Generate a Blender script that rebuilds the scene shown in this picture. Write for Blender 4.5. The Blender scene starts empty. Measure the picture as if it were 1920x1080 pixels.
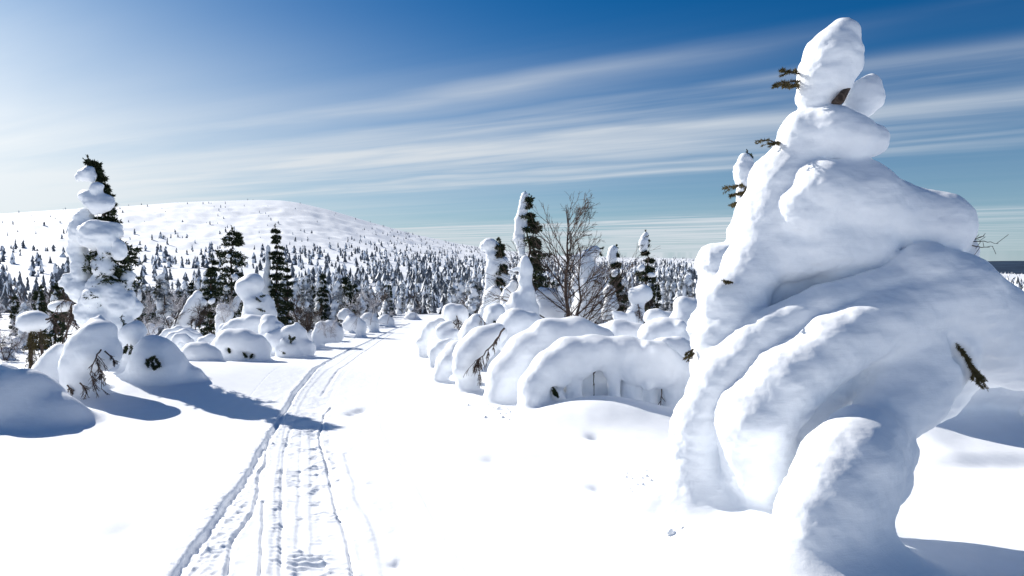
import bpy, math, random
import numpy as np

# ------------------------------------------------------------------ camera, sky, sun, exposure
scene = bpy.context.scene
COL = scene.collection
CZ = 1.85                                   # camera height above the snow at its feet
F = 1371.0                                  # focal length in pixels of the 1920 px wide photograph
PITCH = math.radians(2.09)
cam_d = bpy.data.cameras.new('camera')
cam_d.sensor_width = 36.0
cam_d.lens = 36.0 * F / 1920.0
cam_d.clip_start = 0.05
cam_d.clip_end = 40000
cam = bpy.data.objects.new('camera', cam_d)
COL.objects.link(cam)
cam.location = (0, 0, CZ)
cam.rotation_euler = (math.pi / 2 - PITCH, 0, 0)
scene.camera = cam

SUN_EL = math.radians(31.5)
SUN_AZ = math.radians(-54.0)                # measured from +Y, negative is to the left
sun_dir = (math.sin(SUN_AZ) * math.cos(SUN_EL), math.cos(SUN_AZ) * math.cos(SUN_EL), math.sin(SUN_EL))
sun_d = bpy.data.lights.new('sun', 'SUN')
sun_d.energy = 4.6
sun_d.angle = math.radians(0.5)
sun_d.color = (1.0, 0.955, 0.89)
sun = bpy.data.objects.new('sun', sun_d)
COL.objects.link(sun)
from mathutils import Vector
sun.rotation_euler = Vector(sun_dir).to_track_quat('Z', 'Y').to_euler()

vs = scene.view_settings
vs.view_transform = 'Standard'
vs.look = 'None'
scene.cycles.max_bounces = 12
scene.cycles.diffuse_bounces = 8
vs.exposure = 0.50
vs.gamma = 1.0
vs.use_curve_mapping = False

world = bpy.data.worlds.new('World')
scene.world = world
world.use_nodes = True
wt = world.node_tree
wt.nodes.clear()


class NT:
    """small helper to write node maths"""
    def __init__(self, tree):
        self.t = tree

    def n(self, kind, **kw):
        nd = self.t.nodes.new(kind)
        for k, v in kw.items():
            setattr(nd, k, v)
        return nd

    def link(self, a, b):
        self.t.links.new(a, b)

    def put(self, sock, v):
        if hasattr(v, 'is_output') or isinstance(v, bpy.types.NodeSocket):
            self.link(v, sock)
        else:
            sock.default_value = v

    def m(self, op, a, b=0.0, c=None, clamp=False):
        nd = self.n('ShaderNodeMath', operation=op)
        nd.use_clamp = clamp
        self.put(nd.inputs[0], a)
        self.put(nd.inputs[1], b)
        if c is not None:
            self.put(nd.inputs[2], c)
        return nd.outputs[0]

    def comb(self, x, y, z):
        nd = self.n('ShaderNodeCombineXYZ')
        self.put(nd.inputs[0], x); self.put(nd.inputs[1], y); self.put(nd.inputs[2], z)
        return nd.outputs[0]

    def noise(self, vec, scale, detail=3.0, rough=0.5, dist=0.0):
        nd = self.n('ShaderNodeTexNoise')
        self.put(nd.inputs['Vector'], vec)
        nd.inputs['Scale'].default_value = scale
        nd.inputs['Detail'].default_value = detail
        nd.inputs['Roughness'].default_value = rough
        nd.inputs['Distortion'].default_value = dist
        return nd.outputs['Fac']

    def ramp(self, fac, stops, interp='LINEAR'):
        nd = self.n('ShaderNodeValToRGB')
        nd.color_ramp.interpolation = interp
        el = nd.color_ramp.elements
        while len(el) > 1:
            el.remove(el[-1])
        for i, (p, c) in enumerate(stops):
            e = el[0] if i == 0 else el.new(p)
            e.position = p
            e.color = (c, c, c, 1) if not isinstance(c, tuple) else (*c, 1)
        self.put(nd.inputs[0], fac)
        return nd.outputs[0]

    def mix(self, fac, a, b, blend='MIX'):
        nd = self.n('ShaderNodeMix', data_type='RGBA', blend_type=blend)
        self.put(nd.inputs[0], fac); self.put(nd.inputs[6], a); self.put(nd.inputs[7], b)
        return nd.outputs[2]

    def maprange(self, v, a, b, c=0.0, d=1.0, smooth=True):
        nd = self.n('ShaderNodeMapRange')
        nd.interpolation_type = 'SMOOTHSTEP' if smooth else 'LINEAR'
        self.put(nd.inputs['Value'], v)
        for k, x in zip(('From Min', 'From Max', 'To Min', 'To Max'), (a, b, c, d)):
            nd.inputs[k].default_value = x
        return nd.outputs['Result']


def build_world():
    w = NT(wt)
    out = w.n('ShaderNodeOutputWorld')
    bg = w.n('ShaderNodeBackground')
    bg.inputs['Strength'].default_value = 0.06
    sky = w.n('ShaderNodeTexSky', sky_type='NISHITA')
    sky.sun_disc = False
    sky.sun_elevation = SUN_EL
    sky.sun_rotation = SUN_AZ
    sky.altitude = 300
    sky.air_density = 1.0
    sky.dust_density = 0.5
    sky.ozone_density = 2.0
    hs = w.n('ShaderNodeHueSaturation')
    hs.inputs['Saturation'].default_value = 1.2
    hs.inputs['Value'].default_value = 1.0
    w.link(sky.outputs[0], hs.inputs['Color'])
    skyc = w.mix(1.0, hs.outputs[0], (0.03, 0.505, 0.83, 1), 'MULTIPLY')
    tc = w.n('ShaderNodeTexCoord')
    sp = w.n('ShaderNodeSeparateXYZ')
    w.link(tc.outputs['Generated'], sp.inputs[0])
    X, Y, Z = sp.outputs
    zz = w.m('MAXIMUM', Z, 0.012)
    # cirrus drawn out in long parallel streaks on a high flat layer
    a = math.radians(-57.6)
    u = w.m('DIVIDE', w.m('ADD', w.m('MULTIPLY', X, math.sin(a)), w.m('MULTIPLY', Y, math.cos(a))), zz)
    v = w.m('DIVIDE', w.m('ADD', w.m('MULTIPLY', X, math.cos(a)), w.m('MULTIPLY', Y, -math.sin(a))), zz)
    n1 = w.noise(w.comb(w.m('MULTIPLY', u, 0.30), w.m('MULTIPLY', v, 0.45), 3.0), 1.0, 3, 0.5)
    lv = w.m('LOGARITHM', w.m('MAXIMUM', w.m('ABSOLUTE', v), 0.5), math.e)
    lvw = w.m('ADD', lv, w.m('MULTIPLY', w.m('SUBTRACT', n1, 0.5), 0.30))
    # bands across the streaks (log distance), 0 at v=1 .. 1 at v=40
    f = w.m('DIVIDE', lvw, math.log(40.0))
    L = lambda x: math.log(x) / math.log(40.0)
    band = w.ramp(f, [(L(2.6), 0.0), (L(3.2), 0.05), (L(3.45), 0.50), (L(3.62), 0.26), (L(3.95), 0.10), (L(4.2), 0.50),
                      (L(4.5), 0.42), (L(4.95), 0.36), (L(5.3), 0.74), (L(5.6), 0.50), (L(5.9), 0.62), (L(6.5), 0.40), (L(6.8), 0.16), (L(7.0), 0.42),
                      (L(7.2), 0.20), (L(7.5), 0.46), (L(8.0), 0.08), (L(9.5), 0.03), (L(14.0), 0.05), (L(16.0), 0.12), (L(16.8), 0.62),
                      (L(24.0), 0.66), (1.0, 0.68)])
    wisp = w.noise(w.comb(w.m('MULTIPLY', u, 0.16), w.m('MULTIPLY', v, 0.9), 7.0), 1.0, 5, 0.55, 0.4)
    fine = w.noise(w.comb(w.m('MULTIPLY', u, 0.5), w.m('MULTIPLY', v, 3.2), 1.0), 1.0, 4, 0.6)
    mod = w.m('ADD', w.maprange(wisp, 0.30, 0.68, 0.12, 1.12), w.m('MULTIPLY', w.m('SUBTRACT', fine, 0.5), 0.6))
    cov = w.m('MULTIPLY', band, mod, clamp=True)
    # the streaks thicken towards the sun side (large u) and thin out on the far side
    cov = w.m('MULTIPLY', cov, w.maprange(u, -2.5, 6.0, 0.60, 1.75), clamp=True)
    fade = w.m('ADD', w.maprange(u, 0.1, 2.4, 0.12, 1.0), w.maprange(v, 3.8, 4.4, 0.0, 1.0), clamp=True)
    cov = w.m('MULTIPLY', cov, fade)
    # cosine to the sun for the forward glow of thin cloud
    dot = w.m('ADD', w.m('ADD', w.m('MULTIPLY', X, sun_dir[0]), w.m('MULTIPLY', Y, sun_dir[1])), w.m('MULTIPLY', Z, sun_dir[2]))
    dotc = w.m('MAXIMUM', dot, 0.0)
    glow = w.m('POWER', dotc, 8.0)
    low = w.maprange(Z, 0.0, 0.36, 1.0, 0.0)
    warm = w.m('POWER', dotc, 3.0)
    # thin high veil: bright round the sun, denser towards the horizon below it
    veil = w.m('ADD', w.m('MULTIPLY', w.m('POWER', dotc, 8.0), 0.40), w.m('MULTIPLY', w.m('MULTIPLY', w.m('POWER', dotc, 3.6), low), w.m('ADD', 1.15, w.m('MULTIPLY', wisp, 1.6))), clamp=True)
    haze = w.m('MULTIPLY', w.m('POWER', w.maprange(Z, 0.0, 0.30, 1.0, 0.0, False), 2.0), 0.60)
    clear = w.m('MULTIPLY', w.m('SUBTRACT', 1.0, cov), w.m('MULTIPLY', w.m('SUBTRACT', 1.0, veil), w.m('SUBTRACT', 1.0, haze)))
    cov2 = w.m('SUBTRACT', 1.0, clear, clamp=True)
    cb = w.m('ADD', 9.0, w.m('MULTIPLY', glow, 9.0))
    cc = w.n('ShaderNodeCombineColor')
    w.put(cc.inputs[0], w.m('MULTIPLY', cb, w.m('ADD', 0.895, w.m('MULTIPLY', warm, 0.07)))); w.put(cc.inputs[1], w.m('MULTIPLY', cb, 0.97)); w.put(cc.inputs[2], w.m('MULTIPLY', cb, w.m('ADD', 1.05, w.m('MULTIPLY', warm, -0.10))))
    col = w.mix(w.m('MULTIPLY', cov2, 0.92), skyc, cc.outputs[0])
    w.link(col, bg.inputs['Color'])
    w.link(bg.outputs[0], out.inputs['Surface'])


build_world()

# ------------------------------------------------------------------ helpers: noise, terrain
CP, SP = math.cos(PITCH), math.sin(PITCH)


def W(px, py, d):
    """the point at distance d (metres ahead) seen at photograph pixel px, py"""
    a = (px - 960.0) / F
    b = (540.0 - py) / F
    s = d / (CP + b * SP)
    return np.array((a * s, d, CZ + (-SP + b * CP) * s))


rng_tab = np.random.RandomState(11)
TAB = rng_tab.rand(64, 64, 64).astype(np.float32)


def vnoise(x, y, z):
    xi = np.floor(x).astype(np.int64); yi = np.floor(y).astype(np.int64); zi = np.floor(z).astype(np.int64)
    fx = x - xi; fy = y - yi; fz = z - zi
    fx = fx * fx * (3 - 2 * fx); fy = fy * fy * (3 - 2 * fy); fz = fz * fz * (3 - 2 * fz)
    r = 0
    for i in (0, 1):
        for j in (0, 1):
            for k in (0, 1):
                t = TAB[(xi + i) & 63, (yi + j) & 63, (zi + k) & 63]
                r = r + t * (fx if i else 1 - fx) * (fy if j else 1 - fy) * (fz if k else 1 - fz)
    return r * 2 - 1


def fbm(x, y, z, octs=4, gain=0.5):
    r = 0; a = 1.0; s = 0
    for o in range(octs):
        r = r + a * vnoise(x + 17.3 * o, y + 5.1 * o, z + 31.7 * o)
        s += a; a *= gain
        x = x * 2.03; y = y * 2.03; z = z * 2.03
    return r / s


def sstep(a, b, x):
    t = np.clip((x - a) / (b - a), 0, 1)
    return t * t * (3 - 2 * t)


# drop of the snow below the camera along the line of sight
PD = np.linspace(0, 200, 2001)
_dt = np.interp(PD, [0, 5, 9, 14, 17, 25, 50, 70, 120, 200], [1.85, 2.0, 2.28, 2.42, 2.47, 2.9, 4.0, 4.9, 6.0, 6.2])
_ker = np.hanning(41); _ker /= _ker.sum()
PV = np.convolve(np.pad(_dt, 20, 'edge'), _ker, 'valid')
# fell: skyline row by photograph column
SKX = [-900, -300, 0, 120, 250, 330, 400, 490, 530, 560, 620, 700, 780, 860, 950, 1050, 1180, 1300, 1500, 1900, 2500]
SKY_ = [430, 410, 401, 393, 386, 380, 377, 375, 376, 380, 394, 418, 440, 457, 470, 479, 483, 485, 489, 494, 500]
SKA = [math.atan((x - 960) / F) for x in SKX]
BUMPS = []          # x, y, sx, sy, rot, height


def gz(x, y, fine=True):
    x = np.asarray(x, dtype=np.float64); y = np.asarray(y, dtype=np.float64)
    r = np.hypot(x, y); az = np.arctan2(x, y)
    p = y + (r - y) * sstep(20, 80, r)
    z = CZ - np.interp(np.clip(p, 0, 200), PD, PV)
    # out beyond the valley: fell on the left, low wooded rise straight on, falling ground on the right
    t = np.clip((r - 120) / 780.0, 0, 1)
    sky = np.interp(az, SKA, SKY_)
    top = (490 - sky) / F * 900 * np.clip(np.cos(az), .5, 1) + CZ
    prof = np.interp(t, [0, .1026, .231, .359, .615, 1.0], [0, .013, .08, .175, .43, 1.0])
    low = np.interp(t, [0, .15, .5, 1.0], [0, .04, .35, 1.0])
    k = np.clip((top - CZ) / 70.0, 0, 1)
    base = CZ - 6.1
    far = base + (top - base) * (prof * k + low * (1 - k))
    right = sstep(math.radians(19), math.radians(36), az)
    far = far * (1 - right) + right * (CZ - 6 - 8 * sstep(60, 600, r))
    z = np.where(r > 120, z + (far - z) * sstep(120, 200, r), z)
    und = fbm(x / 60.0, y / 38.0, np.full_like(x, 3.3), 5) * sstep(130, 400, r) * 3.4
    led = np.abs(fbm(x / 26.0 + y / 90, y / 14.0, np.full_like(x, 8.3), 4)) * sstep(250, 420, r) * 4.4
    z = z + (und - led) * (1 - sstep(780, 900, r))
    z = np.where(r > 900, z - (np.maximum(top, CZ) + 55) * sstep(900, 2600, r), z)
    hills = (fbm(x / 1500.0, y / 1500.0, np.full_like(x, 1.7), 3) * 60 + 55) * sstep(3000, 9000, r)
    z = z + hills
    # near relief
    near = 1 - sstep(60, 140, r)
    cor = sstep(0.9, 3.0, np.abs(x - np.interp(y, TRK_Y, TRK_X)))
    z = z + near * (0.03 + 0.97 * cor) * 0.085 * fbm(x / 2.6, y / 2.6, np.full_like(x, 5.5), 3)
    if fine:
        z = z + near * (0.3 + .7 * cor) * 0.012 * fbm(x / 0.45, y / 0.45, np.full_like(x, 2.5), 3)
    for (bx, by, sx, sy, rot, h) in BUMPS:
        m = (np.abs(x - bx) < 4 * max(sx, sy)) & (np.abs(y - by) < 4 * max(sx, sy))
        if not m.any():
            continue
        c, s = math.cos(rot), math.sin(rot)
        dx = x - bx; dy = y - by
        e = ((dx * c + dy * s) / sx) ** 2 + ((-dx * s + dy * c) / sy) ** 2
        z = z + h * np.exp(-0.5 * np.minimum(e, 60)) * m
    # wind-cut snow bank to the right of the big tree
    m = (x > LEDGE[0] - 1) & (x < LEDGE[0] + 9) & (y > LEDGE[1] - 1.5) & (y < LEDGE[1] + 8)
    if LEDGE[2] and m.any():
        lx = x[m] - LEDGE[0]; ly = y[m] - LEDGE[1]
        wob = 0.10 * fbm(lx / 0.8, ly / 0.8, np.full_like(lx, 9.1), 3)
        side = sstep(0.0, 0.75, lx + 0.35 * ly + wob)
        e = ly + 0.10 * lx - 0.06 * lx * lx * (lx < 2) + wob * .5
        up = 0.16 * sstep(0.0, 0.25, e) + 0.84 * sstep(-0.02, 1.9, e)
        zz = np.zeros_like(x); zz[m] = LEDGE[2] * up * side * (1 - sstep(2.5, 7.0, ly)) * (1 - sstep(6, 9, lx))
        z = z + zz
    return z


TRK_Y = [0, 60]; TRK_X = [0, 0]
LEDGE = (99, 99, 0)


def G(px, py):
    """the point of the snow surface seen at a photograph pixel"""
    d = 2.0 * 1.004 ** np.arange(1400)
    a = (px - 960.0) / F; b = (540.0 - py) / F
    s = d / (CP + b * SP)
    x = a * s; z = CZ + (-SP + b * CP) * s
    g = gz(x, d, False)
    i = int(np.argmax(z < g)) if (z < g).any() else len(d) - 1
    i = max(i, 1)
    t = (z[i - 1] - g[i - 1]) / max(1e-6, (z[i - 1] - g[i - 1]) - (z[i] - g[i]))
    dd = d[i - 1] + t * (d[i] - d[i - 1])
    return W(px, py, dd)


_tp = [(560, 1079), (556, 1000), (562, 920), (566, 860), (570, 800), (588, 752), (606, 720), (634, 690), (668, 664), (706, 640), (738, 622), (768, 606)]
_tw = [G(*p) for p in _tp]
TRK_Y = [0] + [float(q[1]) for q in _tw] + [60.0]
TRK_X = [float(_tw[0][0] + .25)] + [float(q[0]) for q in _tw] + [float(_tw[-1][0] - 1)]


# ------------------------------------------------------------------ helpers: meshes and objects
def mesh_np(name, V, Fc, mats, normals=None, midx=None, smooth=True):
    V = np.ascontiguousarray(V, dtype=np.float32); Fc = np.ascontiguousarray(Fc, dtype=np.int32)
    me = bpy.data.meshes.new(name)
    n, k = Fc.shape
    me.vertices.add(len(V)); me.vertices.foreach_set('co', V.ravel())
    me.loops.add(n * k); me.loops.foreach_set('vertex_index', Fc.ravel())
    me.polygons.add(n)
    me.polygons.foreach_set('loop_start', np.arange(0, n * k, k, dtype=np.int32))
    me.polygons.foreach_set('loop_total', np.full(n, k, dtype=np.int32))
    if midx is not None:
        me.polygons.foreach_set('material_index', np.ascontiguousarray(midx, dtype=np.int32))
    me.polygons.foreach_set('use_smooth', np.full(n, smooth, dtype=bool))
    for m in (mats if isinstance(mats, (list, tuple)) else [mats]):
        me.materials.append(m)
    me.update(calc_edges=True)
    if normals is not None:
        me.normals_split_custom_set_from_vertices(np.ascontiguousarray(normals, dtype=np.float32))
    return me


def tag(o, label=None, cat=None, group=None, kind=None):
    if label: o['label'] = label
    if cat: o['category'] = cat
    if group: o['group'] = group
    if kind: o['kind'] = kind
    return o


def empty(name, loc):
    o = bpy.data.objects.new(name, None)
    o.empty_display_size = 0.2
    o.location = [float(c) for c in loc]
    COL.objects.link(o)
    return o


def part(name, V, Fc, mats, parent=None, origin=(0, 0, 0), **kw):
    """one mesh object; V in world space, stored relative to the parent thing's base"""
    me = mesh_np(name, np.asarray(V) - np.asarray(origin), Fc, mats, **kw)
    o = bpy.data.objects.new(name, me)
    COL.objects.link(o)
    if parent is not None:
        o.parent = parent
    return o


def vnormals(V, Q):
    a, b, c, d = (V[Q[:, i]] for i in range(4))
    fn = np.cross(c - a, d - b)
    N = np.zeros_like(V)
    for i in range(4):
        for ax in range(3):
            N[:, ax] += np.bincount(Q[:, i], fn[:, ax], len(V))
    return N / np.maximum(1e-12, np.linalg.norm(N, axis=1))[:, None]


# ------------------------------------------------------------------ materials
def principled(name):
    m = bpy.data.materials.new(name)
    m.use_nodes = True
    nt = NT(m.node_tree)
    b = m.node_tree.nodes['Principled BSDF']
    return m, nt, b


def mat_snow(name, base=(0.885, 0.905, 0.93), bump=0.25, scale=1.0, strata=0.0):
    m, nt, b = principled(name)
    tc = nt.n('ShaderNodeNewGeometry')
    pos = tc.outputs['Position']
    n1 = nt.noise(pos, 9.0 * scale, 5, 0.6)
    n2 = nt.noise(pos, 120.0 * scale, 3, 0.7)
    h = nt.m('ADD', nt.m('MULTIPLY', n1, 0.6), nt.m('MULTIPLY', n2, 0.10))
    if strata:
        mp = nt.n('ShaderNodeMapping')
        mp.inputs['Scale'].default_value = (1.0, 1.0, 7.0)
        nt.link(pos, mp.inputs['Vector'])
        n3 = nt.noise(mp.outputs[0], 2.6, 5, 0.62, 0.4)
        h = nt.m('ADD', h, nt.m('MULTIPLY', n3, strata))
    bp = nt.n('ShaderNodeBump')
    bp.inputs['Strength'].default_value = bump
    bp.inputs['Distance'].default_value = 0.03
    nt.link(h, bp.inputs['Height'])
    nt.link(bp.outputs[0], b.inputs['Normal'])
    cv = nt.mix(nt.maprange(n1, 0.35, 0.7), (*base, 1), tuple(min(1, c * 1.035) for c in base) + (1,))
    nt.link(cv, b.inputs['Base Color'])
    b.inputs['Roughness'].default_value = 0.62
    b.inputs['Specular IOR Level'].default_value = 0.22
    return m


def mat_var(name, c1, c2, scale, rough=0.85, bump=0.0):
    m, nt, b = principled(name)
    tc = nt.n('ShaderNodeNewGeometry')
    n = nt.noise(tc.outputs['Position'], scale, 4, 0.6)
    nt.link(nt.mix(nt.maprange(n, 0.35, 0.65), (*c1, 1), (*c2, 1)), b.inputs['Base Color'])
    b.inputs['Roughness'].default_value = rough
    b.inputs['Specular IOR Level'].default_value = 0.2
    if bump:
        bp = nt.n('ShaderNodeBump'); bp.inputs['Strength'].default_value = bump; bp.inputs['Distance'].default_value = 0.01
        nt.link(n, bp.inputs['Height']); nt.link(bp.outputs[0], b.inputs['Normal'])
    return m


M_GROUND = mat_snow('snow_ground', bump=0.22, scale=0.5, strata=0.35)
M_TRACK = mat_snow('snow_track', bump=0.35)
M_FELL = mat_snow('snow_fell', bump=0.0, scale=0.01)
M_SNOW = mat_snow('snow_load', bump=0.26, strata=0.55)
M_SNOWFAR = mat_snow('snow_far', bump=0.15)
M_NEEDLE = mat_var('spruce_needles', (0.020, 0.036, 0.018), (0.052, 0.062, 0.026), 6.0)
M_NEEDLEB = mat_var('olive_needles', (0.07, 0.06, 0.022), (0.13, 0.10, 0.045), 9.0)
M_BARK = mat_var('bark', (0.045, 0.032, 0.026), (0.13, 0.095, 0.075), 22.0, bump=0.6)
M_BIRCH = mat_var('birch_twig', (0.04, 0.028, 0.024), (0.12, 0.086, 0.07), 3.0)
M_FROST = mat_var('frosted_twig', (0.30, 0.27, 0.27), (0.75, 0.74, 0.76), 5.0)
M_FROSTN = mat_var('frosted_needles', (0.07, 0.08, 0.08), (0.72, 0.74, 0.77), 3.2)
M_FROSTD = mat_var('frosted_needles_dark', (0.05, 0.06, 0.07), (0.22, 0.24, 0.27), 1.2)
M_FAR = mat_var('hazed_far_forest', (0.008, 0.02, 0.045), (0.025, 0.05, 0.09), 0.004)  # blue of the distant haze is painted into the forest colour

# ------------------------------------------------------------------ ground shape: drifts and dents
def bump_px(px, py, sx, sy, h, rot=0.0):
    p = G(px, py)
    BUMPS.append((p[0], p[1], sx, sy, rot, h))


bump_px(1130, 790, 0.85, 0.55, 0.36)                    # drift crest in front of the arch
bump_px(1010, 850, 0.9, 0.35, 0.07, 0.3)
bump_px(960, 905, 1.2, 0.5, 0.05, 0.5)
bump_px(1330, 880, 0.8, 0.6, 0.10)
bump_px(640, 735, 1.1, 2.2, -0.03)
bump_px(430, 705, 1.5, 0.8, 0.10)
bump_px(225, 742, 0.9, 0.7, 0.10)
bump_px(60, 960, 2.0, 0.8, 0.05)
BUMPS.append((-7.4, 14.0, 2.3, 1.7, 0.0, 0.36))         # bank under the tall left spruce
BUMPS.append((1.78, 4.15, 0.60, 0.50, 0.0, 0.40))
BUMPS.append((1.50, 5.25, 0.75, 0.42, 0.0, 0.30))       # snow heaped round the foot of the big tree
for (px, py, s, h) in [(662, 776, .07, -.05), (672, 771, .07, -.05), (681, 768, .07, -.05), (1119, 819, .075, -.09), (921, 862, .06, -.03),
                       (1121, 915, .05, -.04), (745, 1056, .035, -.035), (236, 992, .10, -.03), (700, 905, .05, -.02)]:
    p = G(px, py)
    BUMPS.append((p[0], p[1], s, s * 1.3, 0.3, h))
_l = G(1700, 878)
LEDGE = (float(_l[0]), float(_l[1]), 0.60)

# ------------------------------------------------------------------ ground
def polar_ground():
    rr = np.concatenate([np.geomspace(0.3, 3.5, 40, endpoint=False), np.geomspace(3.5, 40, 300, endpoint=False),
                         np.geomspace(40, 1100, 210, endpoint=False), np.geomspace(1100, 15000, 60)])
    aa = np.concatenate([np.radians(np.arange(-180, -43, 3.0)), np.radians(np.linspace(-43, 43, 500)), np.radians(np.arange(45, 180, 3.0))])
    A, Rr = np.meshgrid(aa, rr)
    X = np.sin(A) * Rr; Y = np.cos(A) * Rr
    Z = gz(X.ravel(), Y.ravel()).reshape(X.shape)
    u = np.abs(X - np.interp(Y, TRK_Y, TRK_X))
    Z = Z - 0.2 * (1 - sstep(.92, 1.04, u)) * (Y > 3.3) * (Y < 47)
    V = np.stack([X, Y, Z], -1).reshape(-1, 3)
    n, m = len(rr), len(aa)
    i = np.arange(n - 1)[:, None]; j = np.arange(m)[None, :]
    j2 = (j + 1) % m
    Q = np.stack([i * m + j, (i + 1) * m + j + 0 * i, (i + 1) * m + j2, i * m + j2 + 0 * i], -1).reshape(-1, 4)[:, ::-1]
    N = vnormals(V, Q)
    if N[:, 2].mean() < 0:
        Q = Q[:, ::-1]; N = -N
    ring = np.repeat(np.arange(n - 1), m)
    r_of = rr[ring]
    for name, mask, mat in (('snow_ground', r_of < 115, M_GROUND), ('fell_hill', (r_of >= 115) & (r_of < 1090), M_FELL), ('far_hills', r_of >= 1090, M_FAR)):
        q = Q[mask]
        used, inv = np.unique(q.ravel(), return_inverse=True)
        o = part(name, V[used], inv.reshape(-1, 4), mat, normals=N[used])
        o['kind'] = 'structure'


def poly_dist(x, y, pts):
    """distance to a polyline and the signed side"""
    best = np.full(x.shape, 9.0)
    for (a, b) in zip(pts[:-1], pts[1:]):
        dx, dy = b[0] - a[0], b[1] - a[1]
        L2 = dx * dx + dy * dy + 1e-9
        sel = (y > min(a[1], b[1]) - 0.5) & (y < max(a[1], b[1]) + 0.5)
        if not sel.any():
            continue
        t = np.clip(((x[sel] - a[0]) * dx + (y[sel] - a[1]) * dy) / L2, 0, 1)
        d = np.hypot(x[sel] - a[0] - t * dx, y[sel] - a[1] - t * dy)
        best[sel] = np.minimum(best[sel], d)
    return best


def snow_track():
    ys = [3.35]
    while ys[-1] < 46.5:
        ys.append(ys[-1] + max(0.0125, 0.0012 * ys[-1] * (ys[-1] / 9.0)))
    ys = np.array(ys)
    uu = np.linspace(-1.2, 1.2, 190)
    Yg, U = np.meshgrid(ys, uu, indexing='ij')
    Xg = U + np.interp(Yg, TRK_Y, TRK_X)
    x, y = Xg.ravel(), Yg.ravel()
    z = gz(x, y)
    wob = 0.02 * fbm(x / .35, y / .35, np.full_like(x, 1.5), 3)
    chop = fbm(x / .055, y / .055, np.full_like(x, 6.5), 3)
    rough = fbm(x / .14, y / .22, np.full_like(x, 4.5), 3)
    grooves = [  # polyline in photograph pixels, half width (m), depth (m)
        ([(770, 606), (738, 618), (715, 629), (690, 641), (655, 656), (610, 680), (580, 705), (555, 735), (540, 760), (527, 781), (512, 807), (497, 834)], .042, .06),
        ([(742, 622), (712, 640), (676, 664), (640, 690), (622, 712), (604, 742)], .035, .012),
        ([(497, 834), (488, 846), (476, 878), (467, 890), (458, 905), (441, 924), (429, 938), (414, 964), (399, 988), (381, 1009), (367, 1027), (352, 1050), (335, 1079)],  .045, .05),
        ([(497, 834), (500, 846), (498, 872), (488, 884), (485, 914), (482, 935), (475, 958), (438, 1012), (429, 1060), (426, 1079)], .018, .022),
        ([(495, 940), (494, 997), (493, 1056), (488, 1079)], .016, .014),
        ([(620, 765), (608, 778), (598, 821), (605, 846), (613, 870), (620, 911), (627, 935), (635, 964), (642, 985), (654, 1027), (662, 1079)], .017, .022),
        ([(650, 850), (657, 873), (669, 905), (673, 932), (693, 964), (707, 997), (722, 1056), (728, 1079)], .045, .009),
        ([(546, 800), (533, 846), (530, 902), (530, 961), (528, 1056), (527, 1079)], .02, .013),
    ]
    rel = np.zeros_like(x)
    for pts, hw, dep in grooves:
        wp = [G(*p)[:2] for p in pts]
        d = poly_dist(x + wob, y, wp)
        k = np.clip(1 + 0.9 * rough, 0.15, 2.0)
        rel -= dep * k * (1 - sstep(hw * 0.45, hw * 1.25, d))
        rel += 0.30 * dep * np.clip(chop + .35, 0, 1.5) * np.exp(-((d - hw * 1.9) / (hw * .8)) ** 2)
    # belts pressed by the drive track: cross bars
    belts = [([(550, 800), (543, 850), (541, 920), (543, 1000), (543, 1079)], .13), ([(578, 800), (578, 850), (580, 920), (581, 1000), (581, 1079)], .11),
             ([(596, 800), (603, 850), (610, 920), (617, 1000), (622, 1079)], .15), ([(575, 800), (588, 760), (606, 726), (634, 694), (668, 667), (706, 643)], .25)]
    for pts, hw in belts:
        wp = [G(*p)[:2] for p in pts]
        d = poly_dist(x + wob, y, wp)
        m = 1 - sstep(hw * .8, hw, d)
        bars = np.sin(2 * np.pi * (y + wob * .5) / 0.078)
        patch = sstep(-.25, .45, rough) * (1 - .5 * sstep(7, 14, y))
        rel += m * (-0.008 + 0.011 * bars * patch + 0.007 * chop * patch)
    flat = 1 - sstep(.8, 1.1, np.abs(U.ravel()))
    rel += flat * (0.0055 * chop * np.clip(rough + .3, 0, 1) + 0.007 * rough) * (1 - .6 * sstep(9, 25, y))
    # rubble shoved up beside the outer groove, bottom left
    wp = [G(*p)[:2] for p in [(441, 945), (420, 985), (400, 1020), (380, 1079)]]
    d = poly_dist(x, y, wp)
    rel += (1 - sstep(.05, .16, d)) * 0.022 * np.clip(chop + rough * .6, -0.4, 1.2)
    au = np.abs(U.ravel())
    z = z + rel * (1 - sstep(1.0, 1.15, au)) + 0.0015 - 0.05 * sstep(1.06, 1.2, au)
    V = np.stack([x, y, z], -1)
    n, m = Xg.shape
    i = np.arange(n - 1)[:, None]; j = np.arange(m - 1)[None, :]
    Q = np.stack([i * m + j, i * m + j + 1, (i + 1) * m + j + 1, (i + 1) * m + j], -1).reshape(-1, 4)
    o = part('snowmobile_track', V, Q, M_TRACK)
    o['kind'] = 'structure'


polar_ground()
snow_track()

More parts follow.
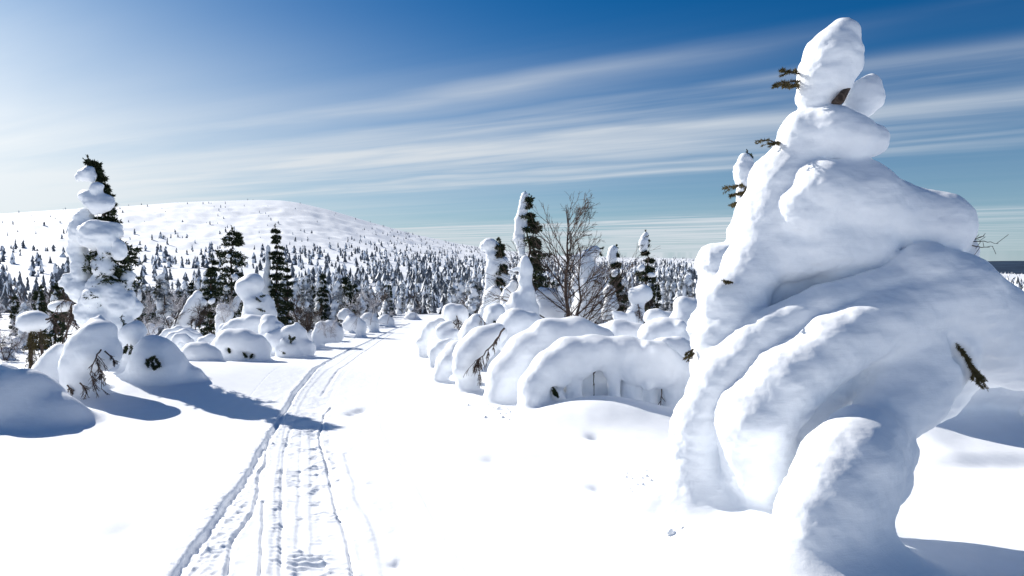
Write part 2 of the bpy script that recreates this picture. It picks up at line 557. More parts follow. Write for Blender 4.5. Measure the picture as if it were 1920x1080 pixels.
# ------------------------------------------------------------------ helpers: moulded snow (distance field -> surface net)
def surfnet(D):
    ins = D < 0
    nx, ny, nz = D.shape
    c = np.zeros((nx - 1, ny - 1, nz - 1), dtype=np.int8)
    for i in (0, 1):
        for j in (0, 1):
            for k in (0, 1):
                c += ins[i:nx - 1 + i, j:ny - 1 + j, k:nz - 1 + k]
    ci, cj, ck = np.nonzero((c > 0) & (c < 8))
    idx = np.full(c.shape, -1, dtype=np.int32)
    idx[ci, cj, ck] = np.arange(len(ci))
    val = {}
    for i in (0, 1):
        for j in (0, 1):
            for k in (0, 1):
                val[(i, j, k)] = D[ci + i, cj + j, ck + k]
    pos = np.zeros((len(ci), 3), dtype=np.float64); cnt = np.zeros(len(ci))
    corners = list(val)
    for a in corners:
        for ax in range(3):
            if a[ax]:
                continue
            b = list(a); b[ax] = 1; b = tuple(b)
            va, vb = val[a], val[b]
            x = (va < 0) != (vb < 0)
            t = np.where(x, va / np.where(x, va - vb, 1), 0)
            for q in range(3):
                pos[:, q] += np.where(x, a[q] + (t if q == ax else 0), 0)
            cnt += x
    P = pos / np.maximum(cnt, 1)[:, None] + np.stack([ci, cj, ck], -1)
    Fs = []
    s = ins
    for ax in range(3):
        e0 = np.take(s, np.arange(s.shape[ax] - 1), axis=ax); e1 = np.take(s, np.arange(1, s.shape[ax]), axis=ax)
        xi = np.stack(np.nonzero(e0 != e1), -1)
        o1, o2 = [(1, 2), (2, 0), (0, 1)][ax]
        ok = (xi[:, o1] > 0) & (xi[:, o2] > 0) & (xi[:, o1] < s.shape[o1] - 1) & (xi[:, o2] < s.shape[o2] - 1)
        xi = xi[ok]
        fl = e0[xi[:, 0], xi[:, 1], xi[:, 2]]
        q = []
        for (a, b) in ((-1, -1), (0, -1), (0, 0), (-1, 0)):
            w = xi.copy(); w[:, o1] += a; w[:, o2] += b
            q.append(idx[w[:, 0], w[:, 1], w[:, 2]])
        q = np.stack(q, -1)
        q[~fl] = q[~fl][:, ::-1]
        Fs.append(q)
    return P, np.concatenate(Fs)


def seg_sd(P, a, b, ra, rb, sq):
    """rounded cone from a to b; sq squashes it along the view depth"""
    ba = b - a
    L2 = float(ba @ ba)
    pa = [P[i] - a[i] for i in range(3)]
    if L2 > 1e-9:
        h = np.clip((pa[0] * ba[0] + pa[1] * ba[1] + pa[2] * ba[2]) / L2, 0, 1)
        return np.sqrt((pa[0] - h * ba[0]) ** 2 + ((pa[1] - h * ba[1]) * sq) ** 2 + (pa[2] - h * ba[2]) ** 2) - (ra + (rb - ra) * h)
    return np.sqrt(pa[0] ** 2 + (pa[1] * sq) ** 2 + pa[2] ** 2) - ra


def ell_sd(P, c, r):
    q = [(P[i] - c[i]) / r[i] for i in range(3)]
    k0 = np.sqrt(q[0] ** 2 + q[1] ** 2 + q[2] ** 2)
    k1 = np.sqrt((q[0] / r[0]) ** 2 + (q[1] / r[1]) ** 2 + (q[2] / r[2]) ** 2)
    return k0 * (k0 - 1) / np.maximum(k1, 1e-6)


CRISP = {'snow_arm', 'snow_lobe', 'snow_shoulder', 'snow_cap', 'snow_knob', 'snow_mound', 'snow_overhang', 'snow_pillar'}


def snow_surface(prims, vox, k, amp=0.02, freq=4.0, zf=1.7, seed=0, ground=True, octs=4, kg=None, crust=0.0):
    """prims: (label, 's', a, b, ra, rb, squash) / (label, 'e', c, r) in world metres; returns V, Q, labels per face"""
    lo = np.full(3, 1e9); hi = np.full(3, -1e9)
    boxes = []
    for p in prims:
        if p[1] == 's':
            r = max(p[4], p[5]); rr = np.array([r, r / p[6], r])
            l = np.minimum(p[2], p[3]) - rr; h = np.maximum(p[2], p[3]) + rr
        else:
            l = p[2] - p[3]; h = p[2] + p[3]
        boxes.append((l, h)); lo = np.minimum(lo, l); hi = np.maximum(hi, h)
    if ground:
        cx, cy = (lo[0] + hi[0]) / 2, (lo[1] + hi[1]) / 2
        gx, gy = np.meshgrid(np.linspace(lo[0], hi[0], 8), np.linspace(lo[1], hi[1], 8))
        zmin = float(gz(gx.ravel(), gy.ravel(), False).min()) - 0.12
        lo[2] = max(lo[2], zmin)
    kk0 = (kg or max(k, .1)) if ground else 0.0
    mar = max(k, kk0) + 3 * vox
    ex = np.array([kk0 * .8, kk0 * .8, 0]) + 3 * vox
    lo = lo - ex; hi = hi + ex
    n = np.ceil((hi - lo) / vox).astype(int) + 1
    ax = [lo[i] + vox * np.arange(n[i]) for i in range(3)]
    D = np.full(n, 1.0, dtype=np.float32)
    for p, (l, h) in sorted(zip(prims, boxes), key=lambda q: q[0][0] == 'cut'):
        i0 = np.clip(np.floor((l - mar - lo) / vox).astype(int), 0, n); i1 = np.clip(np.ceil((h + mar - lo) / vox).astype(int) + 1, 0, n)
        if (i1 <= i0).any():
            continue
        sl = tuple(slice(int(a), int(b)) for a, b in zip(i0, i1))
        kk = k * (.42 if p[0].split('#')[0] in CRISP else 1.0)
        P = [ax[0][sl[0]][:, None, None], ax[1][sl[1]][None, :, None], ax[2][sl[2]][None, None, :]]
        d = seg_sd(P, *p[2:]) if p[1] == 's' else ell_sd(P, p[2], p[3])
        a = D[sl]
        if p[0] == 'cut':
            kc = 2.2 * vox
            hh = np.maximum(kc - np.abs(a + d), 0) / kc
            D[sl] = np.maximum(a, -d) + hh * hh * kc * 0.25
            continue
        hh = np.maximum(kk - np.abs(a - d), 0) / kk
        D[sl] = np.minimum(a, d) - hh * hh * kk * 0.25
    if ground:
        gx, gy = np.meshgrid(ax[0], ax[1], indexing='ij')
        g = gz(gx.ravel(), gy.ravel(), True).reshape(gx.shape).astype(np.float32)
        dg = (ax[2][None, None, :] - (g[:, :, None] - .0015 - .04 * vox)) * 0.9
        kk = kg or max(k, .1)
        hh = np.maximum(kk - np.abs(D - dg), 0) / kk
        D = (np.minimum(D, dg) - hh * hh * kk * 0.25).astype(np.float32)
    P, Q = surfnet(D)
    V = P * vox + lo
    ok = (Q >= 0).all(1)
    Q = Q[ok]
    N = vnormals(V, Q)
    # smooth once, then displace: clumps, wind-plastered strata
    for _ in range(2):
        S = np.zeros_like(V); C = np.zeros(len(V))
        for i in range(4):
            for j in (1, 3):
                for q in range(3):
                    S[:, q] += np.bincount(Q[:, i], V[Q[:, (i + j) % 4], q], len(V))
                C += np.bincount(Q[:, i], minlength=len(V))
        V = V * 0.5 + 0.5 * S / np.maximum(C, 1)[:, None]
    if amp:
        x, y, z = V.T
        big = fbm(x * freq * .45 + seed, y * freq * .45, z * freq * .5 + seed * 3, 2)
        f1 = fbm(x * freq + seed, y * freq, z * freq * zf, octs, 0.55)
        f2 = 1 - np.abs(fbm(x * freq * .55, y * freq * .55 + seed, z * freq * 2.2, 3))
        up = np.clip(N[:, 2], 0, 1)
        fade = np.clip((z - gz(x, y, False)) / .12, 0, 1) if ground else 1.0
        V = V + N * (fade * amp * (1.1 * big + (0.9 * f1 + 0.55 * (f2 - .75)) * (1 - 0.6 * up)))[:, None]
    if crust:
        x, y, z = V.T
        c1 = np.clip(fbm(x * 9 + seed, y * 9, z * 11, 4, .6) * 1.6, -.5, 1.0)
        c2 = np.clip(vnoise(x * 24, y * 24, z * 24) * 1.3, -.4, 1.0)
        wind = np.clip(-N[:, 0] * .9 + N[:, 1] * .15 + .12, 0, 1) * (1 - .5 * np.clip(N[:, 2], 0, 1))
        patchy = .35 + .65 * sstep(-.2, .4, fbm(x * 1.7 + 9, y * 1.7, z * 1.7 + seed, 2))
        V = V + N * (fade * crust * (wind * patchy + .28) * (c1 + .35 * c2))[:, None]
    N = vnormals(V, Q)
    # nearest primitive -> part label
    best = np.full(len(V), 1e9); lab = np.zeros(len(V), dtype=int)
    names = []
    for p in prims:
        if p[0] == 'cut':
            continue
        if p[0] not in names:
            names.append(p[0])
        d = seg_sd(V.T, *p[2:]) if p[1] == 's' else ell_sd(V.T, p[2], p[3])
        m = d < best
        best[m] = d[m]; lab[m] = names.index(p[0])
    if ground:
        g = gz(V[:, 0], V[:, 1], True)
        under = V[:, 2] < g - .0012 - .02 * vox
        Q = Q[~under[Q].all(1)]
    fl = lab[Q[:, 0]]
    return V, Q, N, fl, names


def islands(q):
    """the connected pieces of a set of quads; crumbs stay with the largest piece"""
    used, inv = np.unique(q.ravel(), return_inverse=True)
    inv = inv.reshape(-1, 4)
    lab = np.arange(len(used))
    for _ in range(400):
        m = lab[inv].min(1)
        new = lab.copy()
        np.minimum.at(new, inv.ravel(), np.repeat(m, 4))
        new = new[new]
        if (new == lab).all():
            break
        lab = new
    fl = lab[inv[:, 0]]
    ids, cnt = np.unique(fl, return_counts=True)
    big = ids[np.argmax(cnt)]
    out = []; crumbs_ = np.zeros(len(q), bool)
    for i, c in zip(ids, cnt):
        if i != big:
            if c > max(40, .04 * len(q)):
                out.append(q[fl == i])
            else:
                crumbs_ |= fl == i
    return [q[(fl == big) | crumbs_]] + out


def snow_parts(root, origin, prims, vox, k, mat=None, **kw):
    V, Q, N, fl, names = snow_surface(prims, vox, k, **kw)
    out = []
    for i, nm in enumerate(names):
        q = Q[fl == i]
        if len(q) < 6:
            continue
        for comp in islands(q):
            used, inv = np.unique(comp.ravel(), return_inverse=True)
            out.append(part(nm.split('#')[0], V[used], inv.reshape(-1, 4), mat or M_SNOW, root, origin, normals=N[used]))
    return out


def px_prims(d0, items, lumps=0):
    """items in photograph pixels: (label, [(px, py, depth offset m, radius px), ...][, squash]) or (label, 'e', px, py, dd, rx, ry, rdepth_m)"""
    out = []
    for it in items:
        if it[1] == 'e':
            _, _, px, py, dd, rx, ry, rd = it
            d = d0 + dd
            out.append((it[0], 'e', W(px, py, d), np.array([rx * d / F, rd, ry * d / F])))
            continue
        sq = it[2] if len(it) > 2 else 1.0
        pts = [(W(a, b, d0 + c), r * (d0 + c) / F) for (a, b, c, r) in it[1]]
        if len(pts) == 1:
            pts = pts * 2
        for (a, ra), (b, rb) in zip(pts[:-1], pts[1:]):
            out.append((it[0], 's', a, b, ra, rb, sq))
    if lumps:
        rs = np.random.RandomState(int(d0 * 100) + len(items))
        for p in list(out):
            if p[0] == 'cut':
                continue
            for q in range(lumps):
                if p[1] == 's':
                    f = rs.rand(); c = p[2] * (1 - f) + p[3] * f; r = p[4] * (1 - f) + p[5] * f
                else:
                    c = p[2]; r = float(p[3].min())
                v = unit(rs.normal(size=3) * np.array([1, .8, .9]))
                rr = r * rs.uniform(.28, .55)
                c = c + v * (r - rr * rs.uniform(-.05, .5))
                out.append((p[0], 's', c, c + unit(rs.normal(size=3)) * rr * .8, rr, rr * .7, 1.0))
    return out


# ------------------------------------------------------------------ helpers: wood and needles
class Bits:
    """collects triangles and quads (as pairs of triangles) for one mesh"""
    def __init__(self):
        self.v = []; self.f = []; self.n = 0

    def add(self, V, T):
        self.v.append(np.asarray(V, dtype=np.float64)); self.f.append(np.asarray(T, dtype=np.int64) + self.n); self.n += len(V)

    def tube(self, pts, radii, sides=5):
        pts = np.asarray(pts, dtype=np.float64)
        n = len(pts)
        tan = np.gradient(pts, axis=0)
        tan /= np.maximum(1e-9, np.linalg.norm(tan, axis=1))[:, None]
        ref = np.array([0.31, 0.95, 0.05]) if abs(tan[0][1]) < .8 else np.array([1.0, 0, 0])
        a = np.cross(tan, ref); a /= np.maximum(1e-9, np.linalg.norm(a, axis=1))[:, None]
        b = np.cross(tan, a)
        th = np.arange(sides) * 2 * np.pi / sides
        ring = a[:, None, :] * np.cos(th)[None, :, None] + b[:, None, :] * np.sin(th)[None, :, None]
        V = (pts[:, None, :] + ring * np.asarray(radii)[:, None, None]).reshape(-1, 3)
        T = []
        for i in range(n - 1):
            for s in range(sides):
                p, q = i * sides + s, i * sides + (s + 1) % sides
                T += [(p, q, q + sides), (p, q + sides, p + sides)]
        self.add(V, T)

    def blades(self, P, Dr, L, w, rs):
        """thin leaf shapes: at points P along directions Dr"""
        n = len(P)
        if not n:
            return
        rnd = rs.normal(size=(n, 3))
        side = np.cross(Dr, rnd); side /= np.maximum(1e-9, np.linalg.norm(side, axis=1))[:, None]
        L = np.asarray(L)[:, None] if np.ndim(L) else np.full((n, 1), L)
        w = np.asarray(w)[:, None] if np.ndim(w) else np.full((n, 1), w)
        mid = P + Dr * L * .45
        V = np.stack([P, mid + side * w, P + Dr * L, mid - side * w], 1).reshape(-1, 3)
        b = np.arange(n)[:, None] * 4
        T = np.concatenate([b + np.array([0, 1, 2]), b + np.array([0, 2, 3])])
        self.add(V, T)

    def done(self):
        if not self.v:
            return np.zeros((0, 3)), np.zeros((0, 3), dtype=int)
        return np.concatenate(self.v), np.concatenate(self.f)


def unit(v):
    v = np.asarray(v, dtype=np.float64)
    return v / max(1e-9, np.linalg.norm(v))


def bough(nb, wb, o, dr, L, rs, droop=.35, tw=8, nl=.05, nw=.008, per=16, lift=0.0, wood=.008, thick=1.0, sb=None, dust=.0):
    """a spruce bough: a bending stem, side twigs and needles along both"""
    dr = unit(dr)
    t = np.linspace(0, 1, 7)
    bend = -droop * t ** 2 + lift * t ** 3
    pts = o + dr * (t * L)[:, None] + np.array([0, 0, 1.0]) * (bend * L)[:, None] + rs.normal(size=(7, 3)) * L * .015
    wb.tube(pts, wood * (1.1 - t), 4)
    stems = [(pts, L)]
    side = unit(np.cross(dr, (0, 0, 1)) + 1e-6)
    for i in range(tw):
        f = (i + 1.2) / (tw + 1.2)
        b = np.array([np.interp(f, t, pts[:, q]) for q in range(3)])
        sg = 1 if i % 2 else -1
        l2 = L * (0.45 * (1 - f) + .14) * rs.uniform(.7, 1.2)
        d2 = unit(dr * .75 + side * sg * rs.uniform(.6, 1.0) + np.array([0, 0, rs.uniform(-.55, .05)]))
        tt = np.linspace(0, 1, 4)
        p2 = b + d2 * (tt * l2)[:, None] + np.array([0, 0, -1.0]) * (droop * .6 * tt ** 2 * l2)[:, None]
        stems.append((p2, l2))
    if sb is not None:
        for p, l in stems:
            if rs.rand() < dust:
                a, c = sorted(rs.uniform(.15, 1.0, 2))
                c = max(c, a + .25)
                q = np.stack([np.interp(np.linspace(a, min(c, 1.05), 4), np.linspace(0, 1, len(p)), p[:, k]) for k in range(3)], -1)
                r = l * rs.uniform(.05, .11) + nl * .08
                q[:, 2] += r * .7
                sb.tube(q, [r * .35, r, r * .9, r * .25], 5)
    P = []; Dd = []
    for p, l in stems:
        n = max(4, int(per * l / max(L, 1e-6) * 2))
        f = rs.rand(n) ** .8 * (len(p) - 1)
        i = np.minimum(f.astype(int), len(p) - 2); fr = f - i
        q = p[i] * (1 - fr)[:, None] + p[i + 1] * fr[:, None]
        ax = p[i + 1] - p[i]; ax /= np.maximum(1e-9, np.linalg.norm(ax, axis=1))[:, None]
        r = rs.normal(size=(n, 3)) * .8 * thick
        d = ax + r; d /= np.linalg.norm(d, axis=1)[:, None]
        P.append(q); Dd.append(d)
    P = np.concatenate(P); Dd = np.concatenate(Dd)
    nb.blades(P, Dd, nl * rs.uniform(.6, 1.3, len(P)), nw, rs)


def spruce_wood(base, top, r0, h_rows, rs, half_w, az_c=0.0, az_span=math.pi, per_row=6, nl=.14, nw=.02, per=20, droop=.45, prof=None, tw=8, skip=.0, z0=.06, path=None, az_f=None, dust=.25):
    """returns (trunk V,T), (crown V,T)"""
    tb, cb, wb, sb = Bits(), Bits(), Bits(), Bits()
    base = np.asarray(base, float); top = np.asarray(top, float)
    t = np.linspace(0, 1, 9)
    H = top[2] - base[2]
    axis = base + (top - base) * t[:, None]
    if path is not None:
        pp = np.array(path); f0 = (pp[:, 2] - base[2]) / H
        axis = np.stack([np.interp(t, f0, pp[:, q]) for q in range(3)], -1)
    axis[1:-1] += rs.normal(size=(7, 3)) * np.array([.012, .012, 0]) * H
    tb.tube(axis, r0 * (1 - t) + .008, 7)
    for r in range(h_rows):
        f = z0 + (1 - z0) * (r + rs.uniform(-.3, .3)) / h_rows
        f = min(max(f, z0), .985)
        o = np.array([np.interp(f, t, axis[:, q]) for q in range(3)])
        w = half_w * (prof(f) if prof else (1 - f) ** .8 * .95 + .05)
        for b in range(per_row):
            if rs.rand() < skip:
                continue
            ac, asp = az_f(f) if az_f else (az_c, az_span)
            az = ac + rs.uniform(-1, 1) * asp
            dr = (math.cos(az), math.sin(az), rs.uniform(-.15, .25))
            bough(cb, wb, o, dr, w * rs.uniform(.45, 1.25), rs, droop * rs.uniform(.6, 1.3), tw, nl, nw, per, lift=.25, sb=sb, dust=dust)
    # leader
    bough(cb, wb, axis[-2], unit(axis[-1] - axis[-2] + 1e-6), np.linalg.norm(axis[-1] - axis[-2]), rs, 0, 3, nl * .6, nw, per)
    cv, cf = cb.done(); wv, wf = wb.done()
    return tb.done(), (cv, cf), (wv, wf), sb.done()


def birch_wood(base, H, rs, spread=.5, levels=4, r0=.03, lean=(0, 0, 1), forks=3, droop=0.0, minr=.0035, trunkfrac=.4):
    b = Bits()

    def grow(o, d, L, r, lev):
        n = 6
        t = np.linspace(0, 1, n)
        wv = rs.normal(size=3) * .12
        pts = o + np.asarray(d) * (t * L)[:, None] + wv * (t ** 2 * L)[:, None] + np.array([0, 0, -droop * lev]) * (t ** 2 * L)[:, None]
        b.tube(pts, np.maximum(minr, r * (1 - .55 * t)), 5 if lev < 2 else 3)
        if lev >= levels:
            return
        m = forks + (1 if lev == 0 else 0) + rs.randint(0, 3)
        for i in range(m):
            f = rs.uniform(.22 if lev else trunkfrac, 1.0)
            q = np.array([np.interp(f, t, pts[:, k]) for k in range(3)])
            dd = unit(pts[-1] - pts[-2])
            rr = rs.normal(size=3); rr -= dd * (rr @ dd)
            nd = unit(dd + unit(rr) * spread * rs.uniform(.6, 1.5) + np.array([0, 0, .18]))
            grow(q, nd, L * rs.uniform(.42, .72), max(minr, r * .5 * (1.1 - .5 * f)), lev + 1)
    grow(np.asarray(base, float), unit(lean), H * .62, r0, 0)
    return b.done()


def add_trunk_crown(root, origin, res, needle=None, bark=None):
    (tv, tf), (cv, cf), (wv, wf), (dv, df) = res
    if len(df):
        o = part('snow_dusting', dv, df, M_SNOWFAR, root, origin)
        o['kind'] = 'stuff'
    part('trunk', tv, tf, bark or M_BARK, root, origin)
    n0 = len(cv)
    V = np.concatenate([cv, wv]) if len(wv) else cv
    Fa = np.concatenate([cf, wf + n0]) if len(wv) else cf
    mi = np.concatenate([np.zeros(len(cf), int), np.ones(len(wf), int)])
    part('crown', V, Fa, [needle or M_NEEDLE, bark or M_BARK], root, origin, midx=mi, smooth=False)


def px_bough(root, origin, pts_px, d, seed, needle=None, name='branch', L=None, tw=7, nl=.02, nw=.0022, per=130, wood=.006, droop=.1):
    """a green bough sticking out of the snow, from pixel a to pixel b"""
    rs = np.random.RandomState(seed)
    nb, wb = Bits(), Bits()
    for (ax, ay, bx, by, da, db) in pts_px:
        a = W(ax, ay, d + da); b = W(bx, by, d + db)
        bough(nb, wb, a, b - a, float(np.linalg.norm(b - a)), rs, droop, tw, nl, nw, per, wood=wood)
    cv, cf = nb.done(); wv, wf = wb.done()
    V = np.concatenate([cv, wv]); Fa = np.concatenate([cf, wf + len(cv)])
    mi = np.concatenate([np.zeros(len(cf), int), np.ones(len(wf), int)])
    part(name, V, Fa, [needle or M_NEEDLEB, M_BARK], root, origin, midx=mi, smooth=False)


def px_twigs(root, origin, lines, d, seed, name='twigs', mat=None, r=.006, sub=5, sl=.35, hang=.6, levels=2):
    """bare twigs from polylines in photograph pixels, with side shoots"""
    rs = np.random.RandomState(seed)
    for ln in lines:
        b = Bits()
        pts = np.array([W(p[0], p[1], d + (p[2] if len(p) > 2 else 0)) for p in ln])
        n = len(pts)
        t = np.linspace(0, 1, max(6, n * 3)); ti = np.linspace(0, 1, n)
        sm = np.stack([np.interp(t, ti, pts[:, q]) for q in range(3)], -1)
        L = float(np.linalg.norm(np.diff(pts, axis=0), axis=1).sum())
        sm[1:-1] += rs.normal(size=(len(sm) - 2, 3)) * L * .01
        b.tube(sm, r * (1.15 - t * .8), 5)

        def shoots(path, L, r, lev):
            for i in range(sub):
                f = rs.uniform(.12, .98)
                q = np.array([np.interp(f, np.linspace(0, 1, len(path)), path[:, k]) for k in range(3)])
                ax = unit(path[-1] - path[0])
                rr = rs.normal(size=3)
                dd = unit(ax * .5 + unit(rr) * .8 + np.array([0, 0, -hang]))
                l2 = L * sl * rs.uniform(.4, 1.1)
                tt = np.linspace(0, 1, 5)
                p2 = q + dd * (tt * l2)[:, None] + np.array([0, 0, -.25 * hang]) * (tt ** 2 * l2)[:, None]
                b.tube(p2, np.maximum(.002, r * .55 * (1.1 - tt * .7)), 3)
                if lev > 1:
                    shoots(p2, l2 * 1.5, r * .6, lev - 1)
        shoots(sm, L, r, levels)
        V, T = b.done()
        part(name, V, T, mat or M_BIRCH, root, origin, smooth=False)


def snow_thing(name, label, cat, base_px, d, items, vox=None, k=None, group=None, amp=None, freq=None, lumps=0, **kw):
    """a snow-laden tree, bush or mound; returns the Empty at its base and its origin"""
    b = W(base_px[0], base_px[1], d)
    origin = np.array([b[0], b[1], float(gz(np.array([b[0]]), np.array([b[1]]), False)[0])])
    root = empty(name, origin)
    tag(root, label, cat, group)
    vox = vox or 3.2 * d / F
    snow_parts(root, origin, px_prims(d, items, lumps), vox, k or 9 * d / F * 2, amp=amp if amp is not None else 0.003 * d * .55, freq=freq or 26.0 / d, **kw)
    return root, origin

# ------------------------------------------------------------------ the big snow-laden spruce
def big_spruce():
    d = 5.2
    b = W(1560, 900, d)
    origin = np.array([b[0], d, float(gz(np.array([b[0]]), np.array([d]), False)[0])])
    root = empty('snow_laden_spruce', origin)
    tag(root, 'huge snow-buried spruce with drooping snow arms in the foreground, tallest thing in view', 'tree')
    it = [
        ('snow_cap', [(1580, 66, .12, 32), (1562, 104, .12, 52), (1544, 148, .12, 49), (1530, 180, .12, 35)]),
        ('snow_cap', [(1598, 96, .08, 20), (1588, 122, .08, 26)]),
        ('snow_cap', [(1508, 178, .12, 16)]), ('snow_cap', [(1512, 128, .14, 14)]),
        ('snow_knob', [(1634, 155, .2, 17), (1623, 180, .2, 33), (1606, 204, .18, 27)]),
        ('snow_shoulder', [(1508, 250, .12, 44), (1560, 246, .02, 44), (1600, 258, .0, 42), (1638, 262, .06, 31)]),
        ('snow_flank', [(1496, 296, .16, 50), (1462, 350, .16, 52), (1448, 410, .16, 56), (1424, 480, .16, 58)]),
        ('snow_flank', [(1402, 520, .12, 56), (1372, 600, .1, 58), (1350, 670, .1, 50)]),
        ('snow_flank', [(1440, 330, .2, 26)]), ('snow_flank', [(1410, 395, .2, 26)]), ('snow_flank', [(1352, 560, .05, 40)]), ('snow_flank', [(1338, 640, .05, 38)]),
        ('snow_lobe', [(1512, 392, -.04, 56), (1545, 364, -.06, 62), (1610, 372, .02, 72), (1690, 414, .1, 62)]),
        ('snow_lobe#2', [(1480, 470, .10, 60), (1540, 450, .04, 62), (1620, 450, .06, 60)]),
        ('snow_overhang', [(1695, 404, .1, 54), (1764, 424, .05, 60)]),
        ('snow_overhang', [(1700, 450, .22, 70), (1770, 480, .22, 58)]),
        ('snow_body', [(1520, 450, .32, 105), (1490, 560, .36, 140), (1500, 690, .38, 150)], 2.0),
        ('snow_body', [(1620, 480, .32, 115), (1690, 600, .34, 140), (1720, 690, .34, 110)], 2.0),
        ('snow_body', [(1640, 400, .25, 75)], 1.3),
        ('snow_mound', [(1738, 518, -.16, 65), (1786, 560, -.14, 90), (1850, 615, -.05, 90), (1920, 655, .0, 78)], 1.1),
        ('snow_arm', [(1726, 528, -.14, 52), (1640, 553, -.17, 41), (1545, 576, -.17, 43), (1440, 628, -.16, 46), (1352, 706, -.13, 48), (1306, 790, -.1, 45), (1300, 850, -.06, 47), (1294, 905, -.06, 46)]),
        ('snow_arm#b', [(1762, 560, -.22, 62), (1660, 604, -.32, 55), (1560, 655, -.38, 60), (1474, 718, -.40, 67), (1416, 788, -.38, 71), (1420, 852, -.32, 68)]),
        ('snow_curtain', [(1540, 700, -.06, 70), (1500, 800, -.04, 70), (1430, 850, -.08, 60)]), ('snow_curtain', [(1430, 680, .06, 60), (1370, 780, .06, 60)]),
        ('snow_arm#c', [(1740, 655, -.12, 84), (1695, 735, -.30, 74), (1642, 804, -.50, 54), (1618, 840, -.70, 76), (1592, 884, -.90, 92), (1556, 926, -1.02, 80), (1520, 960, -1.10, 56)]),
        ('snow_skirt', [(1680, 640, -.12, 95), (1690, 700, -.2, 72)]),
        ('snow_skirt', [(1750, 660, -.06, 60), (1740, 680, -.1, 44)]),
        ('snow_foot', [(1350, 895, -.02, 56), (1300, 930, -.06, 46)]),
        ('snow_foot', [(1262, 930, -.06, 28), (1228, 945, -.08, 16)]),
        ('snow_foot', [(1325, 945, -.12, 30), (1290, 966, -.16, 16)]),
    ]
    it += [('snow_arm#c', [(1664, 842, -.54, 50), (1646, 890, -.76, 60), (1605, 940, -.98, 58)]), ('snow_lobe#2', [(1560, 500, .14, 50), (1640, 500, .16, 50)]),
           ('snow_skirt', [(1760, 670, .22, 46), (1850, 676, .3, 44), (1930, 680, .35, 44)]),
           ('cut', [(1786, 636, -.42, 9), (1806, 660, -.44, 17), (1838, 706, -.42, 22)]), ('cut', [(1530, 605, -.24, 10), (1520, 614, -.26, 8)])]
    snow_parts(root, origin, px_prims(d, it), 0.0165, 0.095, amp=0.020, freq=5.0, zf=1.7, seed=3, octs=5, kg=.34, crust=.0135)
    # trunk, hidden but for the neck under the top cap
    tb = Bits()
    top = W(1588, 60, d + .15)
    t = np.linspace(0, 1, 8)
    tb.tube(origin + (top - origin) * t[:, None] + np.array([0, .34, 0]) * np.sin(t * 3.14)[:, None], .10 * (1 - t) + .012, 8)
    part('trunk', *tb.done(), M_BARK, root, origin)
    tb = Bits()
    tb.tube([W(1552, 210, d + .1), W(1575, 186, d - .06), W(1592, 160, d + .05)], [.03, .035, .02], 7)
    part('branch', *tb.done(), M_BARK, root, origin)
    px_bough(root, origin, [(1505, 150, 1450, 152, .1, 0), (1500, 138, 1462, 128, .1, .05), (1500, 160, 1468, 158, .1, .1)], d, 1, tw=5, per=150, nl=.022)
    px_bough(root, origin, [(1466, 268, 1418, 258, .1, 0), (1462, 270, 1440, 266, .1, .05)], d, 2, tw=5, per=80, nl=.018)
    px_bough(root, origin, [(1412, 352, 1357, 343, .4, .3), (1412, 362, 1368, 362, .4, .4), (1410, 372, 1372, 380, .4, .3), (1400, 350, 1392, 376, .3, .3)], d, 3, tw=7, per=120, nl=.022)
    px_bough(root, origin, [(1610, 315, 1606, 300, .02, .02), (1618, 316, 1624, 298, .02, .02), (1628, 316, 1632, 294, .05, .05)], d, 4, tw=3, per=40, nl=.016)
    px_twigs(root, origin, [[(1815, 455), (1845, 452), (1872, 457)], [(1818, 460), (1840, 464), (1862, 462)], [(1815, 452), (1836, 446), (1846, 442)]], d, 5, 'twig', M_BIRCH, .004, 4, .4, .0, 1)
    for i, (ax, ay, bx, by, dd) in enumerate([(1374, 530, 1354, 524, -.1), (1300, 655, 1284, 664, .0), (1302, 662, 1282, 672, .0), (1530, 606, 1522, 616, -.3)]):
        px_bough(root, origin, [(ax, ay, bx, by, dd, dd - .02), (ax, ay, bx + 6, by + 4, dd, dd - .02)], d, 20 + i, tw=3, per=50, nl=.014)
    # gap at the right with brown boughs and lit snow
    px_bough(root, origin, [(1780, 630, 1812, 668, -.37, -.37), (1792, 644, 1826, 690, -.37, -.37), (1802, 662, 1846, 714, -.37, -.36), (1814, 672, 1838, 716, -.37, -.36)], d, 41, needle=M_NEEDLEB, tw=8, per=160, nl=.02, droop=.15)


big_spruce()


def auto(items, d):
    """carry the lowest lump down into the snow"""
    low = None
    for it in items:
        pts = it[1] if not isinstance(it[1], str) else [(it[2], it[3], it[4], it[5])]
        for p in pts:
            if low is None or p[1] + p[3] > low[0]:
                low = (p[1] + p[3], it[0], p)
    lab, p = low[1], low[2]
    g0 = W(p[0], p[1], d + p[2])
    z = float(gz(np.array([g0[0]]), np.array([g0[1]]), False)[0])
    py = 540 - F * ((z - CZ) / g0[1] + math.tan(PITCH)) / 1.0
    if py > p[1] + 3:
        return items + [(lab, [(p[0], p[1], p[2], p[3]), (p[0], py, p[2], p[3] * 1.12)])]
    return items


